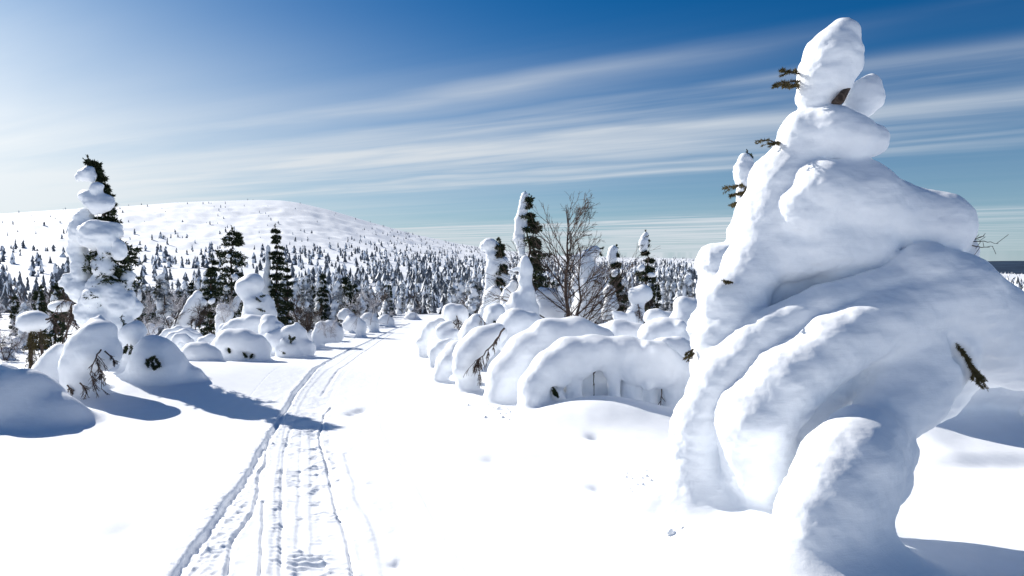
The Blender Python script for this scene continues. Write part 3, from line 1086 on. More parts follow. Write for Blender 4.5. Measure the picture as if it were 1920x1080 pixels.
def lump(name, label, cat, base, d, items, twigs=None, boughs=None, group=None, seed=0, **kw):
    kw.setdefault('lumps', {'tree': 4, 'bush': 3, 'mound': 1}[cat] if name not in ('snow_arch_bush', 'bent_birch') else 1)
    kw.setdefault('crust', .0011 * d)
    root, o = snow_thing(name, label, cat, base, d, auto(items, d), group=group, seed=seed, **kw)
    if twigs:
        for i, t in enumerate(twigs):
            px_twigs(root, o, t['l'], d, seed * 7 + i, t.get('n', 'twig'), t.get('m', M_BIRCH), t.get('r', .008), t.get('s', 5), t.get('sl', .35), t.get('h', .6), t.get('lev', 2))
    if boughs:
        for i, bb in enumerate(boughs):
            px_bough(root, o, bb, d, seed * 5 + i, M_NEEDLE, tw=5, per=40, nl=.05, nw=.008)
    return root, o


def stems(root, o, lines, d, name='trunk', mat=None):
    for ln, r in lines:
        b = Bits()
        pts = np.array([W(p[0], p[1], d + (p[2] if len(p) > 2 else 0)) for p in ln])
        t = np.linspace(0, 1, 7); ti = np.linspace(0, 1, len(pts))
        sm = np.stack([np.interp(t, ti, pts[:, q]) for q in range(3)], -1)
        b.tube(sm, r * (1.1 - .3 * t), 7)
        part(name, *b.done(), mat or M_BARK, root, o)


def hero_spruce(name, label, d, top, base, hw, rows, per_row, snow=None, az=(0.0, math.pi), seed=0, nl=.13, nw=.02, per=20, group=None, prof=None, droop=.45, tw=7, z0=.06, r0=.07, skip=0., vox=None, k=None, amp=None, needle=None, axis_px=None, crust=0.0, lumps=3, az_f=None, freq=None, dust=.25):
    b = W(base[0], base[1], d)
    o = np.array([b[0], d, float(gz(np.array([b[0]]), np.array([d]), False)[0]) - .05])
    root = empty(name, o)
    tag(root, label, 'tree', group)
    rs = np.random.RandomState(seed)
    tp = W(top[0], top[1], d)
    res = spruce_wood(o, tp, r0, rows, rs, hw * d / F, az[0], az[1], per_row, nl, nw, per, droop, prof, tw, skip, z0, [W(a, c, d) for a, c in axis_px] if axis_px else None, az_f, dust)
    add_trunk_crown(root, o, res, needle)
    if snow:
        snow_parts(root, o, px_prims(d, snow, lumps), vox or 3.4 * d / F, k or 8 * d / F, amp=amp or .0022 * d, freq=freq or 70.0 / d, seed=seed, crust=crust)
    return root, o


S = 'snow_clump'
# ------------------------------------------------------------------ slim spruce behind the big one
hero_spruce('slim_spruce', 'slim snow-crusted spruce with dark leader tucked behind the left flank of the huge spruce', 10.4, (1401, 282), (1398, 690), 26, 12, 4,
            [('snow_column', [(1397, 300, -.05, 13), (1400, 330, -.05, 19), (1398, 365, -.05, 15), (1396, 400, -.05, 14), (1392, 432, -.05, 20), (1388, 462, -.05, 18)]),
             (S, [(1342, 492, 0, 36), (1378, 486, 0, 34)]), (S + '#2', [(1348, 548, -.1, 42), (1380, 560, 0, 50)]), (S + '#3', [(1338, 610, -.1, 44), (1380, 640, 0, 60)]),
             (S + '#4', [(1328, 662, -.1, 34), (1330, 700, -.1, 36)])],
            az=(0.2, 1.4), seed=4, nl=.06, nw=.010, per=60, z0=.55, k=.12, vox=.03, amp=.03, crust=.02, lumps=2)

# ------------------------------------------------------------------ snow arches and lumps right of the trail
A = 'snow_arch'
r, o = lump('bent_birch', 'nearest snow arch right of the trail, with pillars and dark hollows under it', 'tree', (1130, 760), 11.3,
     [(A, [(996, 765, -.25, 28), (1004, 725, -.2, 31), (1030, 692, -.12, 33), (1066, 668, -.02, 34), (1112, 660, .0, 32), (1170, 664, .04, 34), (1230, 677, .1, 36), (1276, 704, .2, 32)]),
      (A, [(1020, 745, -.02, 40), (1015, 780, -.1, 36)]), (A, [(1086, 686, -.08, 27)]), (A, [(1190, 692, -.06, 30), (1240, 700, .0, 30)]),
      ('snow_pillar', [(1068, 700, -.06, 12), (1076, 712, -.04, 16), (1078, 765, -.02, 15)]), ('snow_pillar#2', [(1146, 690, -.06, 16), (1151, 712, -.04, 11), (1152, 765, -.04, 12)]), ('snow_pillar#5', [(1094, 705, .25, 16), (1098, 765, .25, 17)]), ('snow_pillar#6', [(1185, 712, .12, 20), (1180, 765, .12, 24)]),
      ('snow_curtain', [(1050, 706, .64, 52), (1130, 710, .70, 60), (1210, 712, .70, 60), (1262, 730, .6, 50)]), ('snow_curtain', [(1050, 775, .64, 58), (1262, 780, .64, 58)]),
      ('snow_pillar#3', [(1262, 720, .1, 22), (1268, 770, .1, 20)]), ('snow_pillar#4', [(1218, 720, .2, 14), (1222, 765, .2, 16)]), ('cut', [(1037, 730, -.3, 6), (1043, 738, -.3, 7)])],
     k=.10, seed=5, amp=.016, freq=2.8,
     twigs=[{'l': [[(1110, 682, .0), (1113, 705, .0), (1114, 742, .05)], [(1114, 700, 0), (1124, 684, 0)]], 'r': .011, 's': 3, 'sl': .15, 'lev': 1},
            {'l': [[(1203, 695, .05), (1204, 712, .05), (1202, 728, .05)], [(1196, 690, .05), (1206, 712, .05)]], 'r': .012, 's': 6, 'sl': .35, 'lev': 1},
            {'l': [[(1240, 708, .05), (1241, 730, .05), (1238, 765, .05)], [(1240, 712, .05), (1256, 706, .05)]], 'r': .013, 's': 6, 'sl': .25, 'lev': 1}])
px_bough(r, o, [(1036, 724, 1046, 742, -.35, -.36), (1034, 730, 1044, 740, -.35, -.36)], 11.3, 51, M_NEEDLE, tw=5, per=120, nl=.03, nw=.006)
lump('bent_birch', 'wide snow arch just behind the nearest arch, its crest rising higher', 'tree', (1000, 750), 12.6,
     [(A, [(936, 745, -.3, 30), (950, 702, -.2, 34), (985, 663, -.1, 36), (1030, 638, 0, 38), (1080, 632, .08, 35), (1128, 640, .2, 27)]),
      ('snow_curtain', [(975, 705, .08, 50), (962, 748, .0, 42)]), ('snow_curtain', [(1040, 690, .3, 55), (1110, 690, .4, 50)]),
      ('snow_foot', [(962, 752, -.25, 20), (965, 772, -.25, 18)]), ('snow_foot', [(930, 770, -.35, 15), (905, 775, -.35, 10)]), ('cut', [(950, 728, -.36, 6), (962, 738, -.36, 8)]), ('cut', [(1030, 690, -.20, 6), (1042, 694, -.2, 7)])],
     k=.12, seed=6, amp=.02, freq=2.4, boughs=[[(946, 722, 956, 740, -.33, -.33), (960, 730, 964, 744, -.33, -.33), (1030, 686, 1042, 700, -.16, -.16)]])
lump('bent_birch', 'leaning snow lump with a bare twiggy branch along its right edge', 'tree', (885, 725), 13.4,
     [('snow_load', [(868, 690, -.1, 21), (882, 666, 0, 30), (905, 642, .1, 29), (930, 626, .2, 21)]), ('snow_foot', [(882, 705, 0, 20), (876, 722, 0, 19)])],
     k=.12, seed=7, amp=.02, freq=2.4,
     twigs=[{'l': [[(946, 615, -.45), (925, 643, -.45), (905, 668, -.45), (890, 684, -.45)]], 'r': .016, 's': 12, 'sl': .28, 'h': 1.0, 'n': 'branch'},
            {'l': [[(905, 668, -.45), (892, 676, -.45), (880, 690, -.45)], [(902, 672, -.45), (902, 690, -.45), (896, 706, -.45)]], 'r': .007, 's': 9, 'sl': .5, 'h': .9}])
lump('bent_sapling', 'slim leaning snow lump with a dark underside beside the trail', 'bush', (840, 705), 14.6,
     [('snow_load', [(826, 700, 0, 13), (838, 682, 0, 20), (856, 660, .1, 20), (870, 645, .2, 12)])], k=.1, seed=8, amp=.015, freq=2.4)
lump('bent_sapling', 'thin flat snow wedge lying low at the right trail edge', 'bush', (825, 662), 17.0,
     [('snow_load', [(812, 660, 0, 7), (826, 650, 0, 10), (844, 642, .1, 9)])], k=.08, seed=9, amp=.012)
lump('bent_sapling', 'stubby snow hook at the far right bend of the trail', 'bush', (800, 640), 20.0,
     [('snow_load', [(795, 634, 0, 8), (808, 616, 0, 13), (828, 606, .1, 10)]), ('snow_foot', [(792, 640, 0, 8), (784, 642, -.1, 5)])], k=.1, seed=10, amp=.015)
lump('snow_bush', 'two-tiered snow lump between the stubby hook and the round-headed shrub', 'bush', (832, 645), 18.5,
     [('snow_load', [(828, 622, 0, 14), (840, 612, .1, 12)]), ('snow_load#2', [(838, 634, -.1, 12), (856, 628, 0, 10)])], k=.08, seed=11, amp=.015)
lump('snow_topped_shrub', 'round-headed snowy shrub with dark twigs beneath the head, beside the trail', 'bush', (856, 635), 19.0,
     [('snow_head', [(846, 585, 0, 17), (857, 590, 0, 21)]), ('snow_foot', [(848, 612, .1, 12), (846, 628, .1, 16)])], k=.1, seed=12, amp=.02,
     twigs=[{'l': [[(856, 592, -.3), (860, 606, -.3), (862, 624, -.25)], [(850, 604, -.3), (862, 620, -.3)], [(870, 606, -.2), (862, 626, -.2)]], 'r': .012, 's': 9, 'sl': .5, 'h': .1}])
lump('snow_topped_shrub', 'snow-capped shrub right of the round-headed one, with a ringed top', 'bush', (888, 650), 16.8,
     [('snow_head', [(888, 612, 0, 20), (893, 600, 0, 13)]), ('snow_load', [(880, 630, 0, 19), (884, 645, 0, 20)])], k=.07, seed=13, amp=.018,
     twigs=[{'l': [[(898, 592, -.2), (906, 600, -.2), (910, 612, -.2)]], 'r': .008, 's': 7, 'sl': .6, 'h': .8}])
lump('snow_topped_shrub', 'snow shrub with a small dark knot, left of the plump dome', 'bush', (925, 625), 17.0,
     [('snow_head', [(924, 588, 0, 18), (932, 584, 0, 16)]), ('snow_load', [(920, 606, 0, 15), (926, 616, 0, 18)])], k=.09, seed=14, amp=.018,
     boughs=[[(926, 600, 931, 610, -.28, -.3), (931, 600, 926, 610, -.28, -.3)]])
lump('snow_dome', 'plump snow dome behind the bare twiggy branch', 'mound', (970, 640), 14.8,
     [('snow_load', [(948, 618, 0, 20), (966, 604, 0, 24), (992, 606, .1, 20)]), ('snow_foot', [(952, 640, 0, 22), (985, 640, 0, 26)])], k=.12, seed=15, amp=.018)
lump('snow_bush', 'small slanted snow lump below the hooked snow column', 'bush', (915, 590), 19.5,
     [('snow_load', [(908, 578, 0, 9), (922, 562, 0, 18), (926, 556, 0, 17)]), ('snow_foot', [(908, 590, 0, 14), (930, 590, 0, 16)])], k=.08, seed=16)
lump('snow_bush', 'leaning snow fin between the hooked column and the snow cone', 'bush', (950, 575), 19.0,
     [('snow_load', [(946, 560, 0, 8), (956, 544, 0, 9), (964, 532, 0, 7)]), ('snow_foot', [(948, 575, 0, 12), (955, 590, 0, 14)])], k=.06, seed=17)
hero_spruce('snowy_spruce', 'snow-column spruce with a hooked white crown and dark boughs on its right side', 21.5, (936, 447), (930, 600), 36, 12, 6,
            [('snow_crown', [(908, 462, 0, 9), (918, 458, 0, 11), (930, 464, 0, 9)]), ('snow_column', [(922, 480, -.05, 12), (926, 505, -.05, 13), (921, 528, -.05, 10), (918, 552, -.05, 11), (918, 580, -.05, 15)]),
             (S, [(946, 490, -.1, 9)]), (S + '#2', [(944, 518, -.1, 8), (952, 530, -.1, 6)])], az=(-.5, 1.3), seed=31, nl=.13, nw=.024, per=24, z0=.12, k=.10, crust=.02)
hero_spruce('half_snowy_spruce', 'tall dark spruce plastered white down its left side, beside the bare birch', 24.0, (985, 358), (992, 600), 62, 20, 7,
            [('snow_plaster', [(984, 366, -.05, 7), (980, 392, -.1, 8), (976, 420, -.1, 10), (974, 448, -.1, 10), (978, 474, -.1, 8)]), (S, [(962, 510, -.1, 8)])],
            az=(-.15, 1.5), seed=32, nl=.11, nw=.019, per=22, skip=.15, dust=.12, z0=.05, k=.08, tw=9, droop=.5, crust=.03, lumps=4, prof=lambda f: .12 + .88 * (1 - f) ** .75)
lump('snow_cone', 'white snow cone with a knobbly top standing before the tall half-white spruce', 'tree', (980, 600), 18.0,
     [('snow_column', [(984, 487, 0, 9), (987, 505, 0, 12), (984, 525, 0, 11), (986, 545, 0, 14)]), ('snow_cone', [(984, 560, 0, 22), (976, 590, 0, 34)]), ('snow_arm', [(962, 506, 0, 4), (980, 503, 0, 6)])],
     k=.1, seed=18, amp=.022, twigs=[{'l': [[(996, 525, 0), (1006, 545, 0)]], 'r': .008, 's': 6, 'sl': .6}])


def bare_birch():
    d = 19.0
    b = W(1070, 600, d)
    o = np.array([b[0], d, float(gz(np.array([b[0]]), np.array([d]), False)[0]) - .05])
    root = empty('bare_birch', o)
    tag(root, 'bare brown birch with two trunks and spreading twigs, without snow', 'tree')
    for i, (bx, tx, ty, r) in enumerate([(1064, 1062, 396, .07), (1083, 1088, 470, .055)]):
        rs = np.random.RandomState(61 + i)
        bb = W(bx, 600, d); bb[2] = o[2]
        top = W(tx, ty, d)
        tb, cb = Bits(), Bits()
        t = np.linspace(0, 1, 10)
        ax = bb + (top - bb) * t[:, None]; ax[2:-1] += rs.normal(size=(7, 3)) * .03
        tb.tube(ax, r * (1 - .85 * t), 7)
        H = top[2] - bb[2]

        def twig(p, dd, L, rad, lev):
            n = 6
            tt = np.linspace(0, 1, n)
            pts = p + dd * (tt * L)[:, None] + np.array([0, 0, .22 if lev < 2 else -.1]) * (tt ** 2 * L)[:, None] + rs.normal(size=3) * .08 * (tt ** 2 * L)[:, None]
            cb.tube(pts, np.maximum(.0035, rad * (1 - .7 * tt)), 4 if lev < 2 else 3)
            if lev >= 3:
                return
            for q in range([6, 4, 2][lev]):
                f = rs.uniform(.3, 1)
                p2 = np.array([np.interp(f, tt, pts[:, k]) for k in range(3)])
                rr = rs.normal(size=3)
                d2 = unit(dd + unit(rr) * .55)
                twig(p2, d2, L * rs.uniform(.4, .65), rad * .55, lev + 1)
        nb = 24 if i == 0 else 13
        for q in range(nb):
            f = .12 + .8 * (q + rs.rand()) / nb
            p = np.array([np.interp(f, t, ax[:, k]) for k in range(3)])
            az = rs.uniform(0, 2 * math.pi)
            up = .35 + 1.0 * f
            dd = unit((math.cos(az), math.sin(az) * .8, up))
            twig(p, dd, H * (.36 * (1 - f) + .11) * rs.uniform(.75, 1.15), r * .36 * (1 - .6 * f), 0)
        part('trunk', *tb.done(), M_BIRCH, root, o)
        part('branches', *cb.done(), M_BIRCH, root, o)


bare_birch()
lump('snow_covered_spruce', 'pale snow-smothered spruce with a flat leaning top behind the bare birch', 'tree', (1105, 600), 22.5,
     [('snow_crown', [(1075, 485, 0, 9), (1095, 484, 0, 13), (1118, 470, 0, 9)]), ('snow_body', [(1100, 505, 0, 22), (1108, 540, 0, 27), (1104, 590, 0, 36)]), (S, [(1128, 512, 0, 11)]), (S + '#2', [(1082, 530, 0, 14)]), (S + '#3', [(1130, 555, 0, 14)])],
     k=.12, seed=19, amp=.035, boughs=[[(1118, 470, 1132, 462, -.1, 0), (1110, 525, 1126, 530, -.4, -.5), (1115, 565, 1134, 570, -.45, -.5), (1120, 470, 1128, 478, -.1, 0)]])
lump('snow_bush', 'rounded white bush at the foot of the bare birch', 'bush', (1022, 595), 20.5,
     [('snow_head', [(1018, 558, 0, 19), (1034, 556, 0, 17)]), ('snow_load', [(1026, 582, 0, 27)])], k=.1, seed=20, amp=.03)
hero_spruce('snowy_spruce', 'dark spruce with white snow head and left skirts, between the birch and the slender spruce', 21.0, (1156, 460), (1160, 600), 28, 11, 6,
            [('snow_head', [(1150, 468, 0, 8), (1147, 484, 0, 9), (1145, 498, 0, 7)]), (S, [(1152, 512, -.3, 7)]), (S + '#2', [(1144, 545, -.1, 10), (1146, 570, -.1, 13), (1140, 590, 0, 13)]), (S + '#3', [(1172, 530, -.3, 8)])],
            seed=33, nl=.11, nw=.019, per=18, z0=.1, k=.1, skip=.1, dust=.4)
hero_spruce('slender_spruce', 'slender dark spruce with a white tip rising above the far forest skyline', 27.0, (1211, 433), (1212, 580), 30, 15, 6,
            [('snow_tip', [(1210, 440, 0, 5), (1207, 455, 0, 7), (1206, 470, 0, 6)]), (S, [(1202, 500, -.3, 6)]), (S + '#2', [(1220, 515, -.3, 6)])], seed=34, nl=.12, nw=.02, per=18, k=.1, skip=.15, dust=.4)
lump('snow_mushroom', 'mushroom-shaped snow cap on a narrow stalk in front of the slender spruce', 'bush', (1195, 605), 17.5,
     [('snow_head', [(1192, 556, 0, 15), (1206, 550, 0, 18)]), ('snow_stalk', [(1196, 575, 0, 12), (1190, 600, 0, 15)])], k=.08, seed=21, amp=.018,
     twigs=[{'l': [[(1222, 552, 0), (1224, 575, 0)], [(1178, 585, -.1), (1186, 600, -.1)], [(1196, 570, -.25), (1200, 596, -.25)]], 'r': .012, 's': 10, 'sl': .6, 'h': .2}])
lump('snow_bush', 'small pair of snow balls behind the low snow slope', 'bush', (1170, 615), 16.3,
     [('snow_load', [(1162, 596, 0, 13)]), ('snow_load#2', [(1182, 592, 0, 9), (1184, 602, 0, 8)])], k=.06, seed=22)
lump('snow_dome', 'round snow head against the left flank of the big spruce', 'mound', (1285, 610), 14.2,
     [('snow_load', [(1280, 573, 0, 19), (1292, 580, 0, 24)]), ('snow_foot', [(1282, 605, 0, 26), (1300, 605, 0, 24)])], k=.1, seed=23)
lump('snow_dome', 'twin-humped snow dome below the mushroom cap', 'mound', (1240, 612), 15.2,
     [('snow_load', [(1222, 594, 0, 16), (1232, 592, 0, 15)]), ('snow_load#2', [(1250, 604, .1, 22), (1285, 612, .1, 20)])], k=.07, seed=24)
lump('snow_dome', 'broad snow hump with a shaded right side behind the nearest arch', 'mound', (1245, 650), 13.6,
     [('snow_load', [(1225, 630, 0, 30), (1245, 624, 0, 28), (1280, 640, .1, 28)])], k=.1, seed=25)
lump('snow_dome', 'low snow hump showing just over the right end of the nearest arch', 'mound', (1260, 670), 12.7,
     [('snow_load', [(1240, 655, 0, 22), (1270, 652, 0, 20), (1290, 664, 0, 20)])], k=.1, seed=26)
lump('snow_dome', 'long low snow slope behind the wide arch', 'mound', (1165, 645), 14.2,
     [('snow_load', [(1120, 628, .2, 20), (1160, 626, 0, 25), (1196, 632, 0, 24)])], k=.1, seed=27)

lump('snow_heap', 'long shaded snow heap on the bank behind the right side of the huge spruce', 'mound', (1800, 745), 8.9,
     [('snow_load', [(1690, 706, .2, 58), (1790, 690, .1, 62), (1900, 694, .1, 60), (1990, 700, .2, 60)])], k=.2, seed=99, amp=.03)

# ------------------------------------------------------------------ left of the trail, near
lump('snow_drift_mound', 'large smooth shaded snow mound cut by the left edge', 'mound', (20, 800), 10.6,
     [('snow_load', [(-150, 780, .3, 85), (-30, 774, 0, 82), (40, 786, -.05, 72), (104, 792, -.1, 53)])], k=.3, seed=28, amp=.012, freq=1.5)
lump('snow_bush', 'little sunlit snow hump peeping over the large left mound', 'mound', (8, 705), 14.2,
     [('snow_load', [(4, 692, 0, 13), (22, 698, 0, 10)])], k=.1, seed=29)
r, o = lump('snow_mushroom', 'rounded snow cap perched on two brown stems at far left', 'tree', (66, 692), 16.4,
     [('snow_cap', 'e', 62, 602, 0, 28, 20, .32), ('snow_foot', [(58, 700, .3, 20), (80, 702, .3, 18)])], k=.1, seed=30, amp=.015)
stems(r, o, [([(58, 608), (57, 650), (58, 690)], .05), ([(72, 608), (77, 640), (80, 672)], .04)], 16.4)
px_bough(r, o, [(60, 612, 52, 650, -.1, -.15), (62, 612, 66, 655, -.1, -.1), (74, 614, 88, 650, -.1, -.1), (70, 612, 60, 690, 0, 0), (64, 612, 55, 690, 0, 0)], 16.4, 71, M_NEEDLEB, tw=7, per=60, nl=.05, nw=.008)
b = W(128, 690, 15.0)
o = np.array([b[0], 15.0, float(gz(np.array([b[0]]), np.array([15.0]), False)[0])])
r = empty('bowed_birch', o)
tag(r, 'bowed dark birch branch with two flat snow caps and hanging twigs', 'tree')
px_twigs(r, o, [[(86, 599), (104, 587), (138, 580), (196, 578)], [(122, 690), (123, 655), (128, 620), (134, 585), (141, 538)]], 15.0, 72, 'branch', M_BIRCH, .02, 16, .28, .7)
snow_parts(r, o, px_prims(15.0, [('snow_cap', 'e', 115, 574, .05, 21, 11, .26), ('snow_cap#2', 'e', 156, 574, .05, 17, 6, .2)]), .035, .08, amp=.012, freq=3, ground=False)
lump('snow_cone', 'pointed shaded snow cone between the left mound and the twiggy snow hulk', 'mound', (100, 745), 12.3,
     [('snow_load', [(98, 740, 0, 42), (94, 702, 0, 28), (106, 672, 0, 17), (112, 654, 0, 8)])], k=.2, seed=35, amp=.015)
lump('twiggy_snow_hulk', 'hulking snow-covered bush with a tangle of dark twigs hanging down its right', 'bush', (155, 750), 12.1,
     [('snow_cap', 'e', 186, 620, .05, 28, 22, .35), ('snow_body', [(160, 655, 0, 34), (178, 655, 0, 38), (200, 662, .05, 26)]), ('snow_skirt', [(150, 690, 0, 34), (150, 735, 0, 32)])],
     k=.14, seed=36, amp=.018,
     twigs=[{'l': [[(190, 655, -.35), (178, 675, -.4), (170, 705, -.4), (176, 735, -.35)], [(196, 658, -.35), (212, 672, -.3), (216, 680, -.25)], [(150, 718, -.35), (160, 728, -.4), (168, 748, -.35)], [(182, 680, -.4), (192, 700, -.3), (190, 730, -.3)], [(126, 722, -.33), (134, 730, -.33), (136, 748, -.3)]], 'r': .012, 's': 11, 'sl': .36, 'h': .5}])
lump('snow_bush', 'snow ball on a dark stem under the right skirts of the tall left spruce', 'bush', (250, 690), 13.3,
     [('snow_load', [(246, 626, 0, 21), (254, 622, 0, 20)]), ('snow_stalk', [(246, 650, .1, 14), (248, 690, .2, 20)])], k=.1, seed=37, amp=.02,
     boughs=[[(240, 645, 232, 660, -.3, -.35), (245, 645, 250, 668, -.3, -.3), (228, 590, 240, 640, 0, 0)]])
r, o = lump('snow_buried_shrub', 'domed snow-buried shrub with a dark twig hollow in its face, in the tall spruce shadow', 'bush', (300, 728), 13.0,
     [('snow_dome', [(291, 668, 0, 38), (296, 690, .0, 47), (300, 716, .05, 56)]), ('snow_dome', [(320, 712, .1, 46), (345, 722, .2, 30)]), ('snow_skirt', [(268, 690, -.05, 21), (264, 720, -.05, 20)]), ('cut', [(284, 678, -.44, 10), (294, 680, -.44, 9)])],
     k=.16, seed=38, amp=.014)
px_bough(r, o, [(278, 690, 276, 674, -.52, -.52), (276, 676, 290, 668, -.52, -.52), (288, 668, 300, 684, -.52, -.5), (300, 686, 288, 688, -.5, -.52), (282, 672, 290, 690, -.53, -.53), (266, 695, 262, 722, -.34, -.36), (262, 700, 268, 696, -.36, -.34), (264, 700, 262, 724, -.36, -.36)], 13.0, 73, M_NEEDLE, tw=4, per=70, nl=.04, nw=.007)

hero_spruce('tall_snowy_spruce', 'tall spruce on the left with stacked shaded snow clumps and a bare dark tip', 14.1, (163, 292), (206, 690), 52, 30, 6,
            [(S, [(152, 330, -.1, 9), (163, 326, -.15, 10), (172, 336, -.2, 8)]), (S + '#b', [(180, 350, -.3, 8), (188, 353, -.3, 6)]),
             (S + '#c', [(160, 368, -.15, 12), (174, 382, -.3, 14), (192, 380, -.3, 13), (205, 374, -.15, 8)]),
             (S + '#d', [(158, 410, -.1, 20), (152, 432, -.1, 22), (178, 438, -.32, 24), (202, 440, -.32, 18), (216, 430, -.2, 12)]),
             ('snow_column', [(146, 455, 0, 15), (148, 485, 0, 15), (154, 515, -.1, 15)]), (S + '#e', [(190, 488, -.36, 10), (195, 502, -.36, 15), (188, 514, -.34, 11)]), (S + '#f', [(202, 470, -.34, 9)]),
             (S + '#g', [(225, 466, -.36, 11), (224, 478, -.36, 9)]), (S + '#h', [(138, 526, 0, 17), (146, 544, -.1, 18), (166, 552, -.2, 20)]), (S + '#i', [(178, 562, -.4, 24), (182, 538, -.4, 19)]),
             (S + '#j', [(212, 546, -.34, 20), (220, 570, -.4, 22)]), (S + '#k', [(238, 518, -.1, 12), (236, 530, -.1, 10)]), (S + '#l', [(240, 560, -.1, 14), (246, 580, -.1, 16)]),
             (S + '#m', [(168, 590, -.3, 25), (196, 602, -.35, 28), (224, 602, -.3, 22)]), ('snow_foot', [(200, 640, -.1, 36), (206, 690, -.1, 46)])],
            seed=39, nl=.075, nw=.013, per=26, z0=.22, k=.10, amp=.055, freq=5.0, vox=.028, crust=.022, lumps=5, tw=7, az_f=lambda f: (-.5, 1.7) if f < .62 else (0.0, 2.0), r0=.10, axis_px=[(210, 690), (206, 520), (198, 400), (186, 350), (163, 292)],
            prof=lambda f: .22 if f > .84 else (.34 if f > .73 else (.46 if f > .60 else (.95 if f > .36 else .9))), skip=.12, dust=.3)

# ------------------------------------------------------------------ arches and domes left of the trail, middle distance
lump('snow_arch_bush', 'low smooth snow arch nearest the trail on the left, with a thin hollow beneath', 'bush', (375, 688), 16.8,
     [(A, [(346, 672, 0, 14), (362, 660, 0, 17), (380, 660, 0, 17), (398, 670, 0, 16), (408, 682, -.1, 13)]), ('snow_curtain', [(360, 676, .2, 14), (396, 684, .15, 14)]), ('cut', [(356, 680, -.16, 4), (392, 685, -.1, 4)])], k=.12, seed=40, amp=.012)
lump('snow_arch_bush', 'broad snow dome behind the low smooth arch', 'bush', (450, 672), 18.5,
     [(A, [(410, 655, .1, 18), (430, 642, 0, 24), (455, 642, 0, 24), (478, 652, 0, 24), (490, 665, -.1, 16)]), ('snow_curtain', [(420, 665, .2, 20), (480, 668, .1, 22)]), ('cut', [(456, 664, -.26, 5), (474, 668, -.24, 6)]), ('cut', [(428, 654, -.26, 4), (430, 658, -.26, 4)])], k=.14, seed=41, amp=.014,
     boughs=[[(454, 660, 462, 668, -.24, -.24), (474, 662, 470, 671, -.22, -.22), (427, 650, 431, 660, -.24, -.24)]])
for i, (pts, lb) in enumerate([([(296, 640), (312, 624), (334, 617), (352, 620), (368, 626)], 'outermost of the nested thin snow arches behind the domed shrub'),
                               ([(304, 646), (322, 630), (345, 623), (372, 632), (384, 640)], 'middle one of the nested thin snow arches behind the domed shrub'),
                               ([(322, 648), (332, 634), (344, 632), (356, 642), (362, 650)], 'smallest of the nested thin snow arches behind the domed shrub')]):
    d = 21.5 - i * .9
    lump('snow_arch_bush', lb, 'bush', (335, 650), d, [(A, [(a, b, 0, 6.5) for a, b in pts]), ('snow_curtain', [(pts[1][0], pts[1][1] + 10, .25, 9), (pts[3][0], pts[3][1] + 12, .25, 9)])], k=.1, seed=42 + i, amp=.012,
         group='nested snow arches')
lump('snow_bush', 'little snow hump tucked left of the broad dome', 'mound', (385, 645), 20.0, [('snow_load', [(380, 642, 0, 9), (396, 636, 0, 10)])], k=.1, seed=46)
lump('snow_arch_bush', 'long snow arch with a second ridge line above the broad dome', 'bush', (480, 650), 21.0,
     [(A, [(416, 628, 0, 10), (440, 612, 0, 13), (472, 606, 0, 14), (505, 612, 0, 14), (540, 632, 0, 13)]), ('snow_curtain', [(440, 630, .2, 16), (520, 640, .2, 18)])], k=.12, seed=47)
lump('snow_arch_bush', 'rear snow ridge arching behind the long arch', 'bush', (490, 640), 23.0,
     [(A, [(420, 616, 0, 9), (448, 604, 0, 9), (482, 600, 0, 9), (514, 604, 0, 9)])], k=.12, seed=48)
lump('snow_stump', 'stout snow pillar with a flat rounded top between arches and the trail', 'tree', (508, 660), 20.5,
     [('snow_load', [(506, 604, 0, 15), (506, 625, 0, 17), (512, 650, 0, 22)])], k=.1, seed=49)
lump('snow_buried_shrub', 'ragged wide snow mass with a small dark hollow at the trail edge', 'bush', (550, 660), 20.2,
     [('snow_load', [(522, 640, 0, 22), (545, 628, 0, 18), (562, 626, 0, 14)]), ('snow_load#2', [(560, 645, 0, 20), (578, 655, -.1, 14)]), ('snow_foot', [(540, 655, -.2, 18)]), ('cut', [(542, 634, -.3, 7), (548, 638, -.3, 6)])], k=.1, seed=50, amp=.03,
     boughs=[[(542, 626, 546, 642, -.5, -.5), (545, 640, 552, 632, -.5, -.5), (525, 655, 535, 662, -.5, -.5)]])
r, o = lump('snow_mushroom', 'snow column with a bulging head, brightest of the trees beside the dark spruces', 'tree', (478, 620), 25.0,
     [('snow_head', [(466, 540, 0, 24), (474, 532, 0, 21)]), ('snow_column', [(478, 565, 0, 20), (480, 590, 0, 24), (480, 615, 0, 26)]), ('snow_arm', [(500, 560, 0, 9), (508, 590, 0, 13)])], k=.14, seed=51, amp=.03,
     boughs=[[(478, 556, 488, 564, -.45, -.5), (486, 556, 496, 553, -.45, -.45), (480, 578, 496, 582, -.5, -.5), (482, 594, 496, 600, -.5, -.5)]])
lump('leaning_snowy_birch', 'leaning snow-plastered tree with brown twigs on its right', 'tree', (355, 630), 26.0,
     [('snow_plaster', [(371, 553, 0, 9), (364, 568, 0, 13), (354, 590, 0, 13), (344, 612, 0, 13)]), (S, [(380, 572, 0, 9)])], k=.12, seed=52, amp=.025,
     twigs=[{'l': [[(366, 620, -.2), (370, 596, -.3), (376, 572, -.2)], [(366, 615, -.2), (382, 595, -.3), (388, 584, -.2)], [(358, 618, -.3), (360, 600, -.3)]], 'r': .015, 's': 14, 'sl': .45, 'h': -.1}])
